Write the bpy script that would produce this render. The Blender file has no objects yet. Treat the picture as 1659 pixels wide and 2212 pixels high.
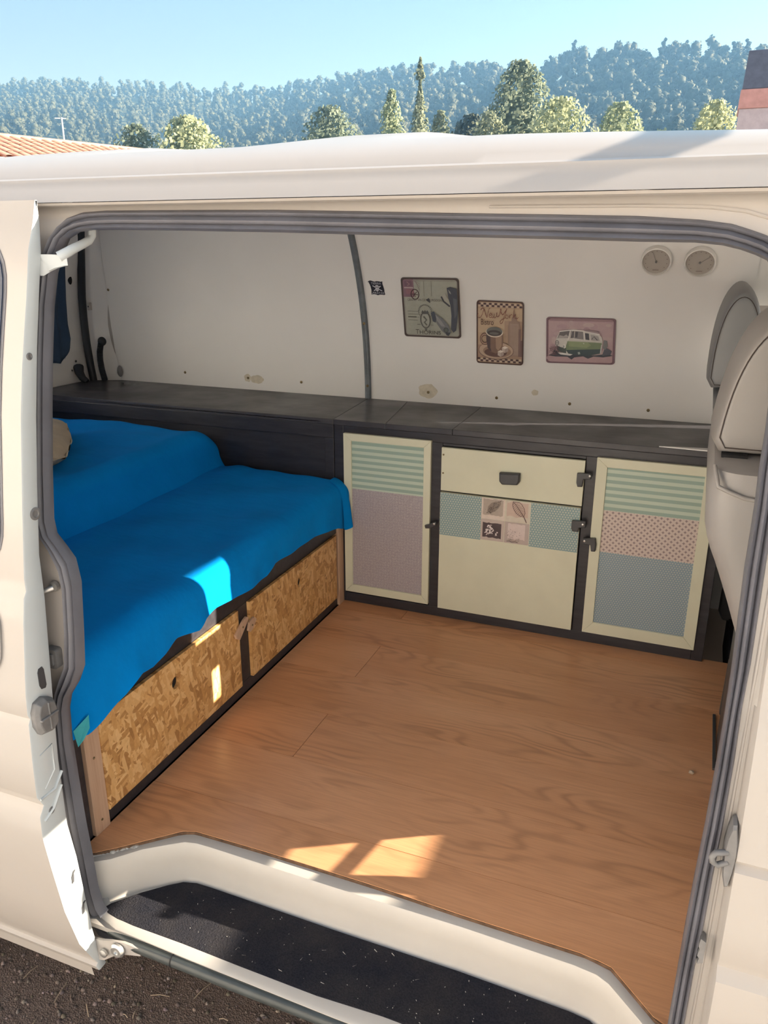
import bpy, bmesh, math, random
from mathutils import Vector, Matrix

# ---------------------------------------------------------------- camera, sky, sun, exposure
S = bpy.context.scene
COL = S.collection
W, H = 1659, 2212
cam_d = bpy.data.cameras.new('camera')
cam = bpy.data.objects.new('camera', cam_d)
COL.objects.link(cam)
cam_d.sensor_fit = 'VERTICAL'
cam_d.sensor_height = 36.0
cam_d.lens = 36.0 * 1708.66 / H
cam_d.clip_start = 0.05
cam_d.clip_end = 4000
YAW, PITCH, ROLL = -0.3778, 0.3257, 0.0013
_f = Vector((math.sin(YAW) * math.cos(PITCH), math.cos(YAW) * math.cos(PITCH), -math.sin(PITCH)))
_r = Vector((math.cos(YAW), -math.sin(YAW), 0))
_u = _r.cross(_f)
_r, _u = math.cos(ROLL) * _r + math.sin(ROLL) * _u, -math.sin(ROLL) * _r + math.cos(ROLL) * _u
cam.matrix_world = Matrix(((_r.x, _u.x, -_f.x, 1.0818), (_r.y, _u.y, -_f.y, -2.3391), (_r.z, _u.z, -_f.z, 1.2), (0, 0, 0, 1)))
S.camera = cam

S.view_settings.view_transform = 'Standard'
S.view_settings.look = 'None'
S.view_settings.gamma = 1.0
S.view_settings.use_curve_mapping = False
S.view_settings.exposure = 0.68

SUN = Vector((3.5, 1.0, 1.155)).normalized()
world = bpy.data.worlds.new('sky')
S.world = world
world.use_nodes = True
nt = world.node_tree
nt.nodes.clear()
_tc = nt.nodes.new('ShaderNodeTexCoord')
_nrm = nt.nodes.new('ShaderNodeVectorMath'); _nrm.operation = 'NORMALIZE'
nt.links.new(_tc.outputs['Generated'], _nrm.inputs[0])
_sep = nt.nodes.new('ShaderNodeSeparateXYZ')
nt.links.new(_nrm.outputs[0], _sep.inputs[0])
_ramp = nt.nodes.new('ShaderNodeValToRGB')
nt.links.new(_sep.outputs['Z'], _ramp.inputs[0])
_e = _ramp.color_ramp.elements
_e[0].position = 0.0; _e[0].color = (0.78, 0.90, 0.97, 1)
_e[1].position = 1.0; _e[1].color = (0.42, 0.60, 0.88, 1)
for p, c in ((0.10, (0.56, 0.70, 0.86, 1)), (0.17, (0.42, 0.58, 0.80, 1)), (0.25, (0.36, 0.55, 0.82, 1)), (0.5, (0.46, 0.66, 0.93, 1))):
    k = _e.new(p); k.color = c
_dot = nt.nodes.new('ShaderNodeVectorMath'); _dot.operation = 'DOT_PRODUCT'
nt.links.new(_nrm.outputs[0], _dot.inputs[0]); _dot.inputs[1].default_value = SUN
_cl = nt.nodes.new('ShaderNodeMath'); _cl.operation = 'MAXIMUM'; _cl.inputs[1].default_value = 0
nt.links.new(_dot.outputs['Value'], _cl.inputs[0])
_pw = nt.nodes.new('ShaderNodeMath'); _pw.operation = 'POWER'; _pw.inputs[1].default_value = 1.5
nt.links.new(_cl.outputs[0], _pw.inputs[0])
_glow = nt.nodes.new('ShaderNodeMix'); _glow.data_type = 'RGBA'; _glow.blend_type = 'ADD'
nt.links.new(_pw.outputs[0], _glow.inputs['Factor'])
nt.links.new(_ramp.outputs[0], _glow.inputs['A']); _glow.inputs['B'].default_value = (0.30, 0.28, 0.10, 1)
_bg = nt.nodes.new('ShaderNodeBackground'); _bg.inputs['Strength'].default_value = 0.56
nt.links.new(_glow.outputs['Result'], _bg.inputs['Color'])
_wo = nt.nodes.new('ShaderNodeOutputWorld')
nt.links.new(_bg.outputs[0], _wo.inputs[0])

sun_d = bpy.data.lights.new('sun', 'SUN')
sun_d.energy = 17.0
sun_d.angle = math.radians(0.45)
sun_d.color = (1.0, 0.945, 0.865)
sun = bpy.data.objects.new('sun', sun_d)
COL.objects.link(sun)
sun.location = (35, 10, 12)
sun.rotation_euler = SUN.to_track_quat('Z', 'Y').to_euler()

# ---------------------------------------------------------------- helpers
R = random.Random(7)
ORG = {}

def lin(c):
    return tuple(((v / 255) / 12.92 if v / 255 <= 0.04045 else ((v / 255 + 0.055) / 1.055) ** 2.4) for v in c)

class MB:
    def __init__(s):
        s.v = []; s.f = []; s.c = []; s.cur = None
    def add(s, vs, fs, col=None):
        o = len(s.v)
        s.v += [tuple(v) for v in vs]
        for f in fs:
            s.f.append([i + o for i in f]); s.c.append(col if col else s.cur)
        return s
    def box(s, x0, x1, y0, y1, z0, z1, col=None):
        vs = [(x, y, z) for x in (x0, x1) for y in (y0, y1) for z in (z0, z1)]
        return s.add(vs, [(0, 1, 3, 2), (4, 6, 7, 5), (0, 4, 5, 1), (2, 3, 7, 6), (0, 2, 6, 4), (1, 5, 7, 3)], col)
    def loft(s, secs, closed=True, caps=True, ring=False, col=None):
        n = len(secs[0]); vs = [p for q in secs for p in q]; fs = []
        m = len(secs)
        for i in range(m if ring else m - 1):
            a, b = i * n, ((i + 1) % m) * n
            for j in range(n if closed else n - 1):
                k = (j + 1) % n
                fs.append((a + j, a + k, b + k, b + j))
        if caps and not ring:
            fs.append(tuple(range(n))[::-1]); fs.append(tuple(range((m - 1) * n, m * n)))
        return s.add(vs, fs, col)
    def grid(s, fn, nu, nv, col=None):
        vs = [fn(i / nu, j / nv) for i in range(nu + 1) for j in range(nv + 1)]
        fs = [(i * (nv + 1) + j, (i + 1) * (nv + 1) + j, (i + 1) * (nv + 1) + j + 1, i * (nv + 1) + j + 1) for i in range(nu) for j in range(nv)]
        return s.add(vs, fs, col)
    def tube(s, path, r, n=10, caps=True, ring=False, col=None):
        P = [Vector(p) for p in path]; secs = []; m = len(P)
        up = None
        for i, p in enumerate(P):
            if ring: t = P[(i + 1) % m] - P[i - 1]
            else: t = P[min(i + 1, m - 1)] - P[max(i - 1, 0)]
            t.normalize()
            if up is None: up = Vector((0, 0, 1)) if abs(t.z) < 0.9 else Vector((1, 0, 0))
            a = t.cross(up).normalized(); b = a.cross(t).normalized(); up = b
            rr = r[i] if isinstance(r, (list, tuple)) else r
            secs.append([p + a * rr * math.cos(q * 2 * math.pi / n) + b * rr * math.sin(q * 2 * math.pi / n) for q in range(n)])
        return s.loft(secs, caps=caps, ring=ring, col=col)
    def prism(s, poly, d0, d1, axis='y', col=None):
        def P(a, b, d):
            return {'y': (a, d, b), 'x': (d, a, b), 'z': (a, b, d)}[axis]
        return s.loft([[P(a, b, d0) for a, b in poly], [P(a, b, d1) for a, b in poly]], col=col)
    def lathe(s, c, prof, axis='y', n=32, col=None):
        c = Vector(c); secs = []
        for r, h in prof:
            q = []
            for k in range(n):
                a = 2 * math.pi * k / n; u, v = r * math.cos(a), r * math.sin(a)
                q.append(c + Vector({'y': (u, h, v), 'x': (h, u, v), 'z': (u, v, h)}[axis]))
            secs.append(q)
        return s.loft(secs, caps=True, col=col)
    def blob(s, c, r, sub=2, amp=0.0, rnd=R, col=None):
        bm = bmesh.new(); bmesh.ops.create_icosphere(bm, subdivisions=sub, radius=1)
        vs = []
        for v in bm.verts:
            k = 1 + amp * (rnd.random() * 2 - 1)
            vs.append((c[0] + v.co.x * r[0] * k, c[1] + v.co.y * r[1] * k, c[2] + v.co.z * r[2] * k))
        fs = [[w.index for w in f.verts] for f in bm.faces]
        bm.free()
        return s.add(vs, fs, col)
    def build(s, name, mat, parent=None, smooth=None, bevel=0, origin=None, kind=None, mod=None):
        o0 = Vector(ORG[parent.name]) if parent is not None else Vector(origin or (0, 0, 0))
        me = bpy.data.meshes.new(name)
        me.from_pydata([tuple(Vector(v) - o0) for v in s.v], [], s.f)
        bm = bmesh.new(); bm.from_mesh(me)
        bmesh.ops.recalc_face_normals(bm, faces=bm.faces)
        bm.to_mesh(me); bm.free()
        if any(c is not None for c in s.c):
            at = me.color_attributes.new('Col', 'FLOAT_COLOR', 'CORNER')
            for i, p in enumerate(me.polygons):
                c = s.c[i] or (0.5, 0.5, 0.5)
                for li in p.loop_indices: at.data[li].color = (c[0], c[1], c[2], 1)
        if mat: me.materials.append(mat)
        if smooth is not None:
            for p in me.polygons: p.use_smooth = True
            if smooth < 180: me.set_sharp_from_angle(angle=math.radians(smooth))
        o = bpy.data.objects.new(name, me)
        COL.objects.link(o)
        ORG[o.name] = tuple(o0)
        if parent is not None: o.parent = parent
        else: o.location = o0
        if bevel:
            b = o.modifiers.new('bevel', 'BEVEL'); b.width = bevel; b.segments = 2; b.limit_method = 'ANGLE'
        if kind: o['kind'] = kind
        return o

def tag(o, label, cat, group=None):
    o['label'] = label; o['category'] = cat
    if group: o['group'] = group
    return o

def thing(name, label, cat, loc=(0, 0, 0), group=None):
    o = bpy.data.objects.new(name, None); COL.objects.link(o)
    o.location = loc; o.empty_display_size = 0.05
    ORG[o.name] = tuple(loc)
    return tag(o, label, cat, group)

def sub(o):          # origin bookkeeping for parts that carry sub-parts
    return o

# ---- materials
def nodes(m):
    m.use_nodes = True
    return m.node_tree.nodes, m.node_tree.links

def principled(name, rough=0.5, metal=0.0, coat=0.0, spec=0.5):
    m = bpy.data.materials.new(name); n, l = nodes(m)
    b = n['Principled BSDF']
    b.inputs['Roughness'].default_value = rough; b.inputs['Metallic'].default_value = metal
    b.inputs['Coat Weight'].default_value = coat; b.inputs['Coat Roughness'].default_value = 0.08
    b.inputs['Specular IOR Level'].default_value = spec
    return m, n, l, b

def tex_coord(n, l, scale=(1, 1, 1), rot=(0, 0, 0), rnd=False):
    t = n.new('ShaderNodeTexCoord'); mp = n.new('ShaderNodeMapping')
    mp.inputs['Scale'].default_value = scale; mp.inputs['Rotation'].default_value = rot
    l.new(t.outputs['Object'], mp.inputs['Vector'])
    if rnd:
        oi = n.new('ShaderNodeObjectInfo'); cm = n.new('ShaderNodeVectorMath'); cm.operation = 'SCALE'
        cm.inputs[0].default_value = (37, 91, 53); l.new(oi.outputs['Random'], cm.inputs['Scale'])
        l.new(cm.outputs[0], mp.inputs['Location'])
    return mp.outputs[0]

def noise(n, l, vec, scale, detail=3, rough=0.5):
    t = n.new('ShaderNodeTexNoise'); t.inputs['Scale'].default_value = scale
    t.inputs['Detail'].default_value = detail; t.inputs['Roughness'].default_value = rough
    l.new(vec, t.inputs['Vector'])
    return t.outputs['Fac']

def ramp(n, l, fac, stops, interp='LINEAR'):
    r = n.new('ShaderNodeValToRGB'); r.color_ramp.interpolation = interp
    e = r.color_ramp.elements
    while len(e) < len(stops): e.new(0.5)
    for k, (p, c) in zip(e, stops):
        k.position = p; k.color = (c[0], c[1], c[2], 1)
    l.new(fac, r.inputs[0])
    return r.outputs['Color']

def mix(n, l, fac, a, b, blend='MIX'):
    m = n.new('ShaderNodeMix'); m.data_type = 'RGBA'; m.blend_type = blend
    for key, val in (('Factor', fac), ('A', a), ('B', b)):
        sk = m.inputs[key] if key == 'Factor' else [i for i in m.inputs if i.name == key and i.type == 'RGBA'][0]
        if hasattr(val, 'links'): l.new(val, sk)
        elif key == 'Factor': sk.default_value = val
        else: sk.default_value = (val[0], val[1], val[2], 1)
    return [o for o in m.outputs if o.type == 'RGBA'][0]

def bump(n, l, b, height, strength=0.2, dist=0.002):
    k = n.new('ShaderNodeBump'); k.inputs['Strength'].default_value = strength; k.inputs['Distance'].default_value = dist
    l.new(height, k.inputs['Height']); l.new(k.outputs[0], b.inputs['Normal'])

def math_(n, l, op, a, b=None):
    m = n.new('ShaderNodeMath'); m.operation = op
    for i, v in enumerate((a, b)):
        if v is None: continue
        if hasattr(v, 'links'): l.new(v, m.inputs[i])
        else: m.inputs[i].default_value = v
    return m.outputs[0]

def simple(name, col, rough=0.5, metal=0.0, var=0.12, scale=14, bmp=0.0, bscale=200, coat=0.0, spec=0.5, rnd=False):
    m, n, l, b = principled(name, rough, metal, coat, spec)
    v = tex_coord(n, l, rnd=rnd)
    f = noise(n, l, v, scale, 4, 0.6)
    lo = tuple(c * (1 - var) for c in col); hi = tuple(min(1, c * (1 + var)) for c in col)
    l.new(ramp(n, l, f, [(0.3, lo), (0.7, hi)]), b.inputs['Base Color'])
    if bmp: bump(n, l, b, noise(n, l, v, bscale, 2), bmp)
    return m

M = {}
M['paint'] = simple('dimmed_white_car_paint', (0.405, 0.372, 0.345), 0.34, var=0.02, scale=3, coat=0.12)  # white body paint, darkened in colour to offset the stronger light outside
M['paint_step'] = simple('lifted_white_step_paint', (0.52, 0.485, 0.445), 0.4, var=0.04, scale=8)  # same white, lightened in colour where the step catches skylight
M['paint_in'] = simple('white_inner_paint', (0.78, 0.76, 0.74), 0.45, var=0.04, scale=6)
M['rubber'] = simple('grey_rubber', (0.125, 0.125, 0.145), 0.42, var=0.18, scale=9, bmp=0.05)
M['rail'] = simple('dark_green_grey_rail', (0.045, 0.052, 0.052), 0.32, var=0.2, scale=20)
M['rubber_dark'] = simple('black_rubber', (0.02, 0.024, 0.03), 0.5, var=0.2)
M['panel_white'] = simple('white_panel_board', (0.78, 0.76, 0.745), 0.55, var=0.03, scale=2.2, bmp=0.03, bscale=300)
M['grey_strip'] = simple('grey_metal_strip', (0.16, 0.18, 0.20), 0.45, 0.3, var=0.2, scale=30)
M['steel'] = simple('zinc_steel', (0.55, 0.54, 0.52), 0.38, 0.85, var=0.1)
M['dark_plastic'] = simple('dark_grey_plastic', (0.055, 0.055, 0.06), 0.42, var=0.12)
M['grey_plastic'] = simple('grey_plastic', (0.17, 0.165, 0.165), 0.45, var=0.15, scale=40)
M['screw'] = simple('brass_screw', (0.20, 0.15, 0.08), 0.4, 0.6)
M['cream'] = simple('cream_green_paint', (0.66, 0.65, 0.50), 0.5, var=0.05, scale=5, bmp=0.05, bscale=60)
M['vinyl'] = simple('grey_beige_vinyl', (0.255, 0.24, 0.232), 0.42, var=0.05, scale=6, bmp=0.06, bscale=250)
M['vinyl_grey'] = simple('grey_seat_vinyl', (0.21, 0.215, 0.225), 0.45, var=0.05, scale=6, bmp=0.06, bscale=250)
M['tyre'] = simple('tyre_rubber', (0.03, 0.03, 0.032), 0.7)
M['black_hole'] = simple('black_void', (0.006, 0.006, 0.008), 0.8)
M['skylit_door_grey'] = simple('skylit_blue_grey_paint', (0.56, 0.59, 0.60), 0.35, var=0.03, scale=5, coat=0.2)  # white door edge tinted blue-grey for sky light; the guide bracket shares it
M['plaster'] = simple('cream_plaster', (0.80, 0.78, 0.755), 0.9, var=0.06, scale=2)
M['terracotta'] = simple('terracotta_tile', (0.50, 0.27, 0.19), 0.8, var=0.25, scale=4, rnd=True)
M['stone'] = simple('mauve_stone', (0.42, 0.36, 0.38), 0.9, var=0.1)
M['brickband'] = simple('faded_red_brick', (0.46, 0.25, 0.23), 0.9, var=0.12)
M['slate'] = simple('dark_slate', (0.08, 0.10, 0.15), 0.7, var=0.15)
M['timber'] = simple('grey_timber', (0.25, 0.19, 0.14), 0.8)
M['pillow'] = simple('beige_pillow_cloth', (0.55, 0.46, 0.34), 0.9, var=0.1, scale=20, bmp=0.2, bscale=160)
M['trunk'] = simple('bark', (0.12, 0.10, 0.08), 0.9)

def m_glass(name, tint, mixf):
    m = bpy.data.materials.new(name); n, l = nodes(m); n.clear()
    o = n.new('ShaderNodeOutputMaterial'); ms = n.new('ShaderNodeMixShader')
    t = n.new('ShaderNodeBsdfTransparent'); g = n.new('ShaderNodeBsdfGlossy')
    t.inputs[0].default_value = (*tint, 1); g.inputs['Roughness'].default_value = 0.02
    ms.inputs[0].default_value = mixf
    l.new(t.outputs[0], ms.inputs[1]); l.new(g.outputs[0], ms.inputs[2]); l.new(ms.outputs[0], o.inputs[0])
    return m
M['glass'] = m_glass('clear_window_glass', (0.95, 0.97, 0.96), 0.06)
M['glass_dark'] = simple('tinted_window_glass', (0.035, 0.05, 0.085), 0.12, var=0.1, scale=2, spec=0.25)
M['glass_rear'] = m_glass('rear_window_glass', (0.9, 0.93, 0.95), 0.06)

def m_blackwood():
    m, n, l, b = principled('black_painted_wood', 0.38)
    v = tex_coord(n, l)
    f = noise(n, l, tex_coord(n, l, (3, 20, 20)), 3, 5, 0.6)
    base = ramp(n, l, f, [(0.3, (0.020, 0.019, 0.025)), (0.7, (0.040, 0.038, 0.045))])
    w = noise(n, l, v, 45, 6, 0.7)
    wear = ramp(n, l, w, [(0.735, (0, 0, 0)), (0.76, (1, 1, 1))])
    l.new(mix(n, l, wear, base, (0.20, 0.17, 0.15)), b.inputs['Base Color'])
    l.new(ramp(n, l, noise(n, l, v, 6, 4), [(0.3, (0.30,) * 3), (0.7, (0.5,) * 3)]), b.inputs['Roughness'])
    bump(n, l, b, f, 0.12)
    return m
M['black'] = m_blackwood()

def m_top():
    m, n, l, b = principled('charcoal_worktop', 0.33)
    f = noise(n, l, tex_coord(n, l, (2, 9, 4)), 4, 6, 0.65)
    l.new(ramp(n, l, f, [(0.3, (0.036, 0.035, 0.043)), (0.7, (0.068, 0.064, 0.071))]), b.inputs['Base Color'])
    l.new(ramp(n, l, noise(n, l, tex_coord(n, l), 5, 5), [(0.3, (0.26,) * 3), (0.7, (0.48,) * 3)]), b.inputs['Roughness'])
    return m
M['top'] = m_top()

def m_laminate():
    m, n, l, b = principled('oak_laminate', 0.34, spec=0.45)
    v = tex_coord(n, l, rnd=True)
    def stretched(sx, sy, sc, det, ro=0.5):
        mp = n.new('ShaderNodeMapping'); mp.inputs['Scale'].default_value = (sx, sy, 1); l.new(v, mp.inputs['Vector'])
        return noise(n, l, mp.outputs[0], sc, det, ro)
    big = stretched(1.0, 4.2, 1.6, 2)                       # slow field whose level lines make the cathedral rings
    s = math_(n, l, 'MULTIPLY', big, 95.0)
    rings = math_(n, l, 'SINE', s)
    rings = math_(n, l, 'MULTIPLY_ADD', rings, 0.5); rings.node.inputs[2].default_value = 0.5
    patch = ramp(n, l, stretched(1.4, 4.0, 2.1, 2), [(0.45, (0.10,) * 3), (0.64, (1, 1, 1))])
    rg = math_(n, l, 'MULTIPLY', math_(n, l, 'POWER', rings, 2.5), patch)
    fine = stretched(3, 90, 3, 5, 0.65)
    tone = stretched(0.7, 3.0, 1.7, 3)
    c = ramp(n, l, tone, [(0.3, (0.66, 0.32, 0.155)), (0.55, (0.73, 0.37, 0.19)), (0.75, (0.79, 0.42, 0.225))])
    c = mix(n, l, math_(n, l, 'MULTIPLY', rg, 0.33), c, (0.20, 0.082, 0.035))
    f2 = ramp(n, l, fine, [(0.40, (0, 0, 0)), (0.72, (1, 1, 1))])
    c = mix(n, l, math_(n, l, 'MULTIPLY', f2, 0.24), c, (0.26, 0.115, 0.055))
    kn = ramp(n, l, stretched(3.4, 11, 2.2, 1), [(0.77, (0, 0, 0)), (0.84, (1, 1, 1))])
    c = mix(n, l, math_(n, l, 'MULTIPLY', kn, 0.6), c, (0.13, 0.05, 0.02))
    l.new(c, b.inputs['Base Color'])
    bump(n, l, b, fine, 0.08, 0.001)
    return m
M['laminate'] = m_laminate()

def m_osb():
    m, n, l, b = principled('oriented_strand_board', 0.55)
    out = None; hh = None
    for i, (ang, sx, sy) in enumerate(((0.5, 24, 105), (-0.75, 21, 88), (1.35, 26, 112), (-0.15, 28, 96))):
        v = tex_coord(n, l, (1, 1, 1), (0, 0, 0))
        mp = n.new('ShaderNodeMapping'); mp.vector_type = 'POINT'
        mp.inputs['Rotation'].default_value = (ang, 0, 0); l.new(v, mp.inputs['Vector'])
        mp2 = n.new('ShaderNodeMapping'); mp2.inputs['Scale'].default_value = (0.01, sy, sx); mp2.inputs['Location'].default_value = (i * 3.1, i * 1.7, i)
        l.new(mp.outputs[0], mp2.inputs['Vector'])
        vo = n.new('ShaderNodeTexVoronoi'); vo.inputs['Scale'].default_value = 1; l.new(mp2.outputs[0], vo.inputs['Vector'])
        sp = n.new('ShaderNodeSeparateColor'); l.new(vo.outputs['Color'], sp.inputs[0])
        c = ramp(n, l, sp.outputs[0], [(0.0, (0.36, 0.165, 0.05)), (0.3, (0.58, 0.30, 0.10)), (0.6, (0.70, 0.39, 0.15)), (0.95, (0.82, 0.52, 0.24))])
        sel = math_(n, l, 'GREATER_THAN', sp.outputs[1], 0.55)
        if out is None: out = c; hh = sp.outputs[2]
        else:
            out = mix(n, l, sel, out, c)
            hh = math_(n, l, 'MAXIMUM', hh, math_(n, l, 'MULTIPLY', sp.outputs[2], sel))
    g = noise(n, l, tex_coord(n, l, (1, 1, 1)), 130, 4, 0.7)
    out = mix(n, l, 0.18, out, ramp(n, l, g, [(0.3, (0.2, 0.09, 0.03)), (0.7, (0.75, 0.46, 0.2))]))
    l.new(out, b.inputs['Base Color']); bump(n, l, b, hh, 0.35, 0.001)
    return m
M['osb'] = m_osb()

def m_pine():
    m, n, l, b = principled('pale_pinkish_pine', 0.5)
    f = noise(n, l, tex_coord(n, l, (60, 60, 2.5)), 2, 5, 0.6)
    l.new(ramp(n, l, f, [(0.3, (0.46, 0.29, 0.19)), (0.7, (0.60, 0.40, 0.28))]), b.inputs['Base Color'])
    bump(n, l, b, f, 0.1)
    return m
M['pine'] = m_pine()

def m_cloth():
    m, n, l, b = principled('bright_blue_cotton', 0.9, spec=0.05)
    v = tex_coord(n, l)
    f = noise(n, l, v, 7, 4)
    l.new(ramp(n, l, f, [(0.3, (0.0, 0.21, 0.62)), (0.7, (0.001, 0.24, 0.70))]), b.inputs['Base Color'])
    b.inputs['Sheen Weight'].default_value = 0.06; b.inputs['Sheen Tint'].default_value = (0.2, 0.6, 1, 1)
    h = math_(n, l, 'ADD', math_(n, l, 'MULTIPLY', noise(n, l, tex_coord(n, l, (2, 5, 5)), 3.0, 4), 3.0), math_(n, l, 'MULTIPLY', noise(n, l, v, 700, 2), 0.08))
    bump(n, l, b, h, 0.16, 0.010)
    return m
M['cloth'] = m_cloth()
M['lining'] = simple('turquoise_lining', (0.05, 0.36, 0.40), 0.85, var=0.1, scale=30)

def m_carpet():
    m, n, l, b = principled('black_step_carpet', 0.95, spec=0.1)
    v = tex_coord(n, l)
    f = noise(n, l, v, 260, 3, 0.7); g = noise(n, l, v, 9, 4, 0.6)
    c = mix(n, l, 0.5, ramp(n, l, f, [(0.3, (0.008, 0.009, 0.014)), (0.75, (0.045, 0.042, 0.05))]), ramp(n, l, g, [(0.35, (0.014, 0.017, 0.028)), (0.7, (0.05, 0.045, 0.045))]))
    l.new(c, b.inputs['Base Color']); bump(n, l, b, f, 0.8, 0.004)
    return m
M['carpet'] = m_carpet()

def m_gravel(name, stops, sc=90):
    m, n, l, b = principled(name, 0.9)
    v = tex_coord(n, l, rnd=False)
    vo = n.new('ShaderNodeTexVoronoi'); vo.inputs['Scale'].default_value = sc; l.new(v, vo.inputs['Vector'])
    sp = n.new('ShaderNodeSeparateColor'); l.new(vo.outputs['Color'], sp.inputs[0])
    c = ramp(n, l, sp.outputs[0], stops)
    c = mix(n, l, 0.45, c, ramp(n, l, noise(n, l, v, 3, 5), [(0.3, stops[0][1]), (0.7, stops[-1][1])]))
    l.new(c, b.inputs['Base Color']); bump(n, l, b, vo.outputs['Distance'], 0.5, 0.006)
    return m
M['gravel'] = m_gravel('brown_gravel', [(0, (0.075, 0.05, 0.042)), (0.5, (0.13, 0.09, 0.072)), (1, (0.20, 0.15, 0.13))], 260)
M['yard'] = m_gravel('pale_sandy_yard', [(0, (0.46, 0.44, 0.41)), (0.5, (0.54, 0.515, 0.48)), (1, (0.62, 0.595, 0.56))], 20)

def m_vcol(name, rough=0.45, spec=0.4):
    m, n, l, b = principled(name, rough, spec=spec)
    a = n.new('ShaderNodeAttribute'); a.attribute_name = 'Col'
    f = noise(n, l, tex_coord(n, l), 60, 4, 0.65)
    c = mix(n, l, 0.5, a.outputs['Color'], ramp(n, l, f, [(0.3, (0.80,) * 3), (0.7, (1.0,) * 3)]), 'MULTIPLY')
    l.new(c, b.inputs['Base Color'])
    return m
M['print'] = m_vcol('printed_ink')
M['pebble'] = m_vcol('pebble_stone', 0.8)

def uvpat(n, l):      # object x and z of an upright panel
    t = n.new('ShaderNodeTexCoord'); s = n.new('ShaderNodeSeparateXYZ'); l.new(t.outputs['Object'], s.inputs[0])
    return s.outputs['X'], s.outputs['Z']

def m_stripes():
    m, n, l, b = principled('mint_striped_paper', 0.5)
    x, z = uvpat(n, l)
    f = math_(n, l, 'FRACT', math_(n, l, 'MULTIPLY', z, 1 / 0.0209))
    s = math_(n, l, 'GREATER_THAN', f, 0.5)
    l.new(mix(n, l, s, (0.50, 0.585, 0.485), (0.30, 0.405, 0.345)), b.inputs['Base Color'])
    return m
M['stripes'] = m_stripes()

def m_dots(name, bg, dot, pitch, rad):
    m, n, l, b = principled(name, 0.5)
    x, z = uvpat(n, l)
    row = math_(n, l, 'FLOOR', math_(n, l, 'DIVIDE', z, pitch * 0.866))
    sh = math_(n, l, 'MULTIPLY', math_(n, l, 'MODULO', math_(n, l, 'ADD', row, 1000), 2.0), pitch / 2)
    fx = math_(n, l, 'SUBTRACT', math_(n, l, 'FRACT', math_(n, l, 'DIVIDE', math_(n, l, 'ADD', x, sh), pitch)), 0.5)
    fz = math_(n, l, 'SUBTRACT', math_(n, l, 'FRACT', math_(n, l, 'DIVIDE', z, pitch * 0.866)), 0.5)
    d = math_(n, l, 'SQRT', math_(n, l, 'ADD', math_(n, l, 'MULTIPLY', fx, fx), math_(n, l, 'MULTIPLY', math_(n, l, 'MULTIPLY', fz, fz), 0.75)))
    l.new(mix(n, l, math_(n, l, 'LESS_THAN', d, rad), bg, dot), b.inputs['Base Color'])
    return m
M['dots_blue'] = m_dots('blue_dotted_paper', (0.235, 0.315, 0.37), (0.44, 0.46, 0.42), 0.0078, 0.27)
M['dots_teal'] = m_dots('teal_dotted_paper', (0.225, 0.335, 0.34), (0.47, 0.50, 0.44), 0.0086, 0.31)

def m_cross():
    m, n, l, b = principled('pink_paper_with_crosses', 0.5)
    x, z = uvpat(n, l); p = 0.0172
    row = math_(n, l, 'FLOOR', math_(n, l, 'DIVIDE', z, p * 0.5))
    sh = math_(n, l, 'MULTIPLY', math_(n, l, 'MODULO', math_(n, l, 'ADD', row, 1000), 2.0), p / 2)
    fx = math_(n, l, 'ABSOLUTE', math_(n, l, 'SUBTRACT', math_(n, l, 'FRACT', math_(n, l, 'DIVIDE', math_(n, l, 'ADD', x, sh), p)), 0.5))
    fz = math_(n, l, 'MULTIPLY', math_(n, l, 'ABSOLUTE', math_(n, l, 'SUBTRACT', math_(n, l, 'FRACT', math_(n, l, 'DIVIDE', z, p * 0.5)), 0.5)), 0.5)
    a = math_(n, l, 'MULTIPLY', math_(n, l, 'LESS_THAN', fx, 0.075), math_(n, l, 'LESS_THAN', fz, 0.22))
    c = math_(n, l, 'MULTIPLY', math_(n, l, 'LESS_THAN', fz, 0.075), math_(n, l, 'LESS_THAN', fx, 0.22))
    l.new(mix(n, l, math_(n, l, 'MAXIMUM', a, c), (0.60, 0.50, 0.45), (0.27, 0.20, 0.20)), b.inputs['Base Color'])
    return m
M['cross'] = m_cross()

def m_lilac():
    m, n, l, b = principled('lilac_patterned_paper', 0.5)
    v = tex_coord(n, l)
    vo = n.new('ShaderNodeTexVoronoi'); vo.feature = 'DISTANCE_TO_EDGE'; vo.inputs['Scale'].default_value = 100; vo.inputs['Randomness'].default_value = 0.35
    l.new(v, vo.inputs['Vector'])
    ln = ramp(n, l, vo.outputs['Distance'], [(0.02, (1, 1, 1)), (0.07, (0, 0, 0))])
    vo2 = n.new('ShaderNodeTexVoronoi'); vo2.inputs['Scale'].default_value = 300; l.new(v, vo2.inputs['Vector'])
    sp = ramp(n, l, vo2.outputs['Distance'], [(0.30, (0.48, 0.435, 0.435)), (0.55, (0.37, 0.325, 0.345))])
    l.new(mix(n, l, math_(n, l, 'MULTIPLY', ln, 0.55), sp, (0.25, 0.205, 0.25)), b.inputs['Base Color'])
    return m
M['lilac'] = m_lilac()

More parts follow.
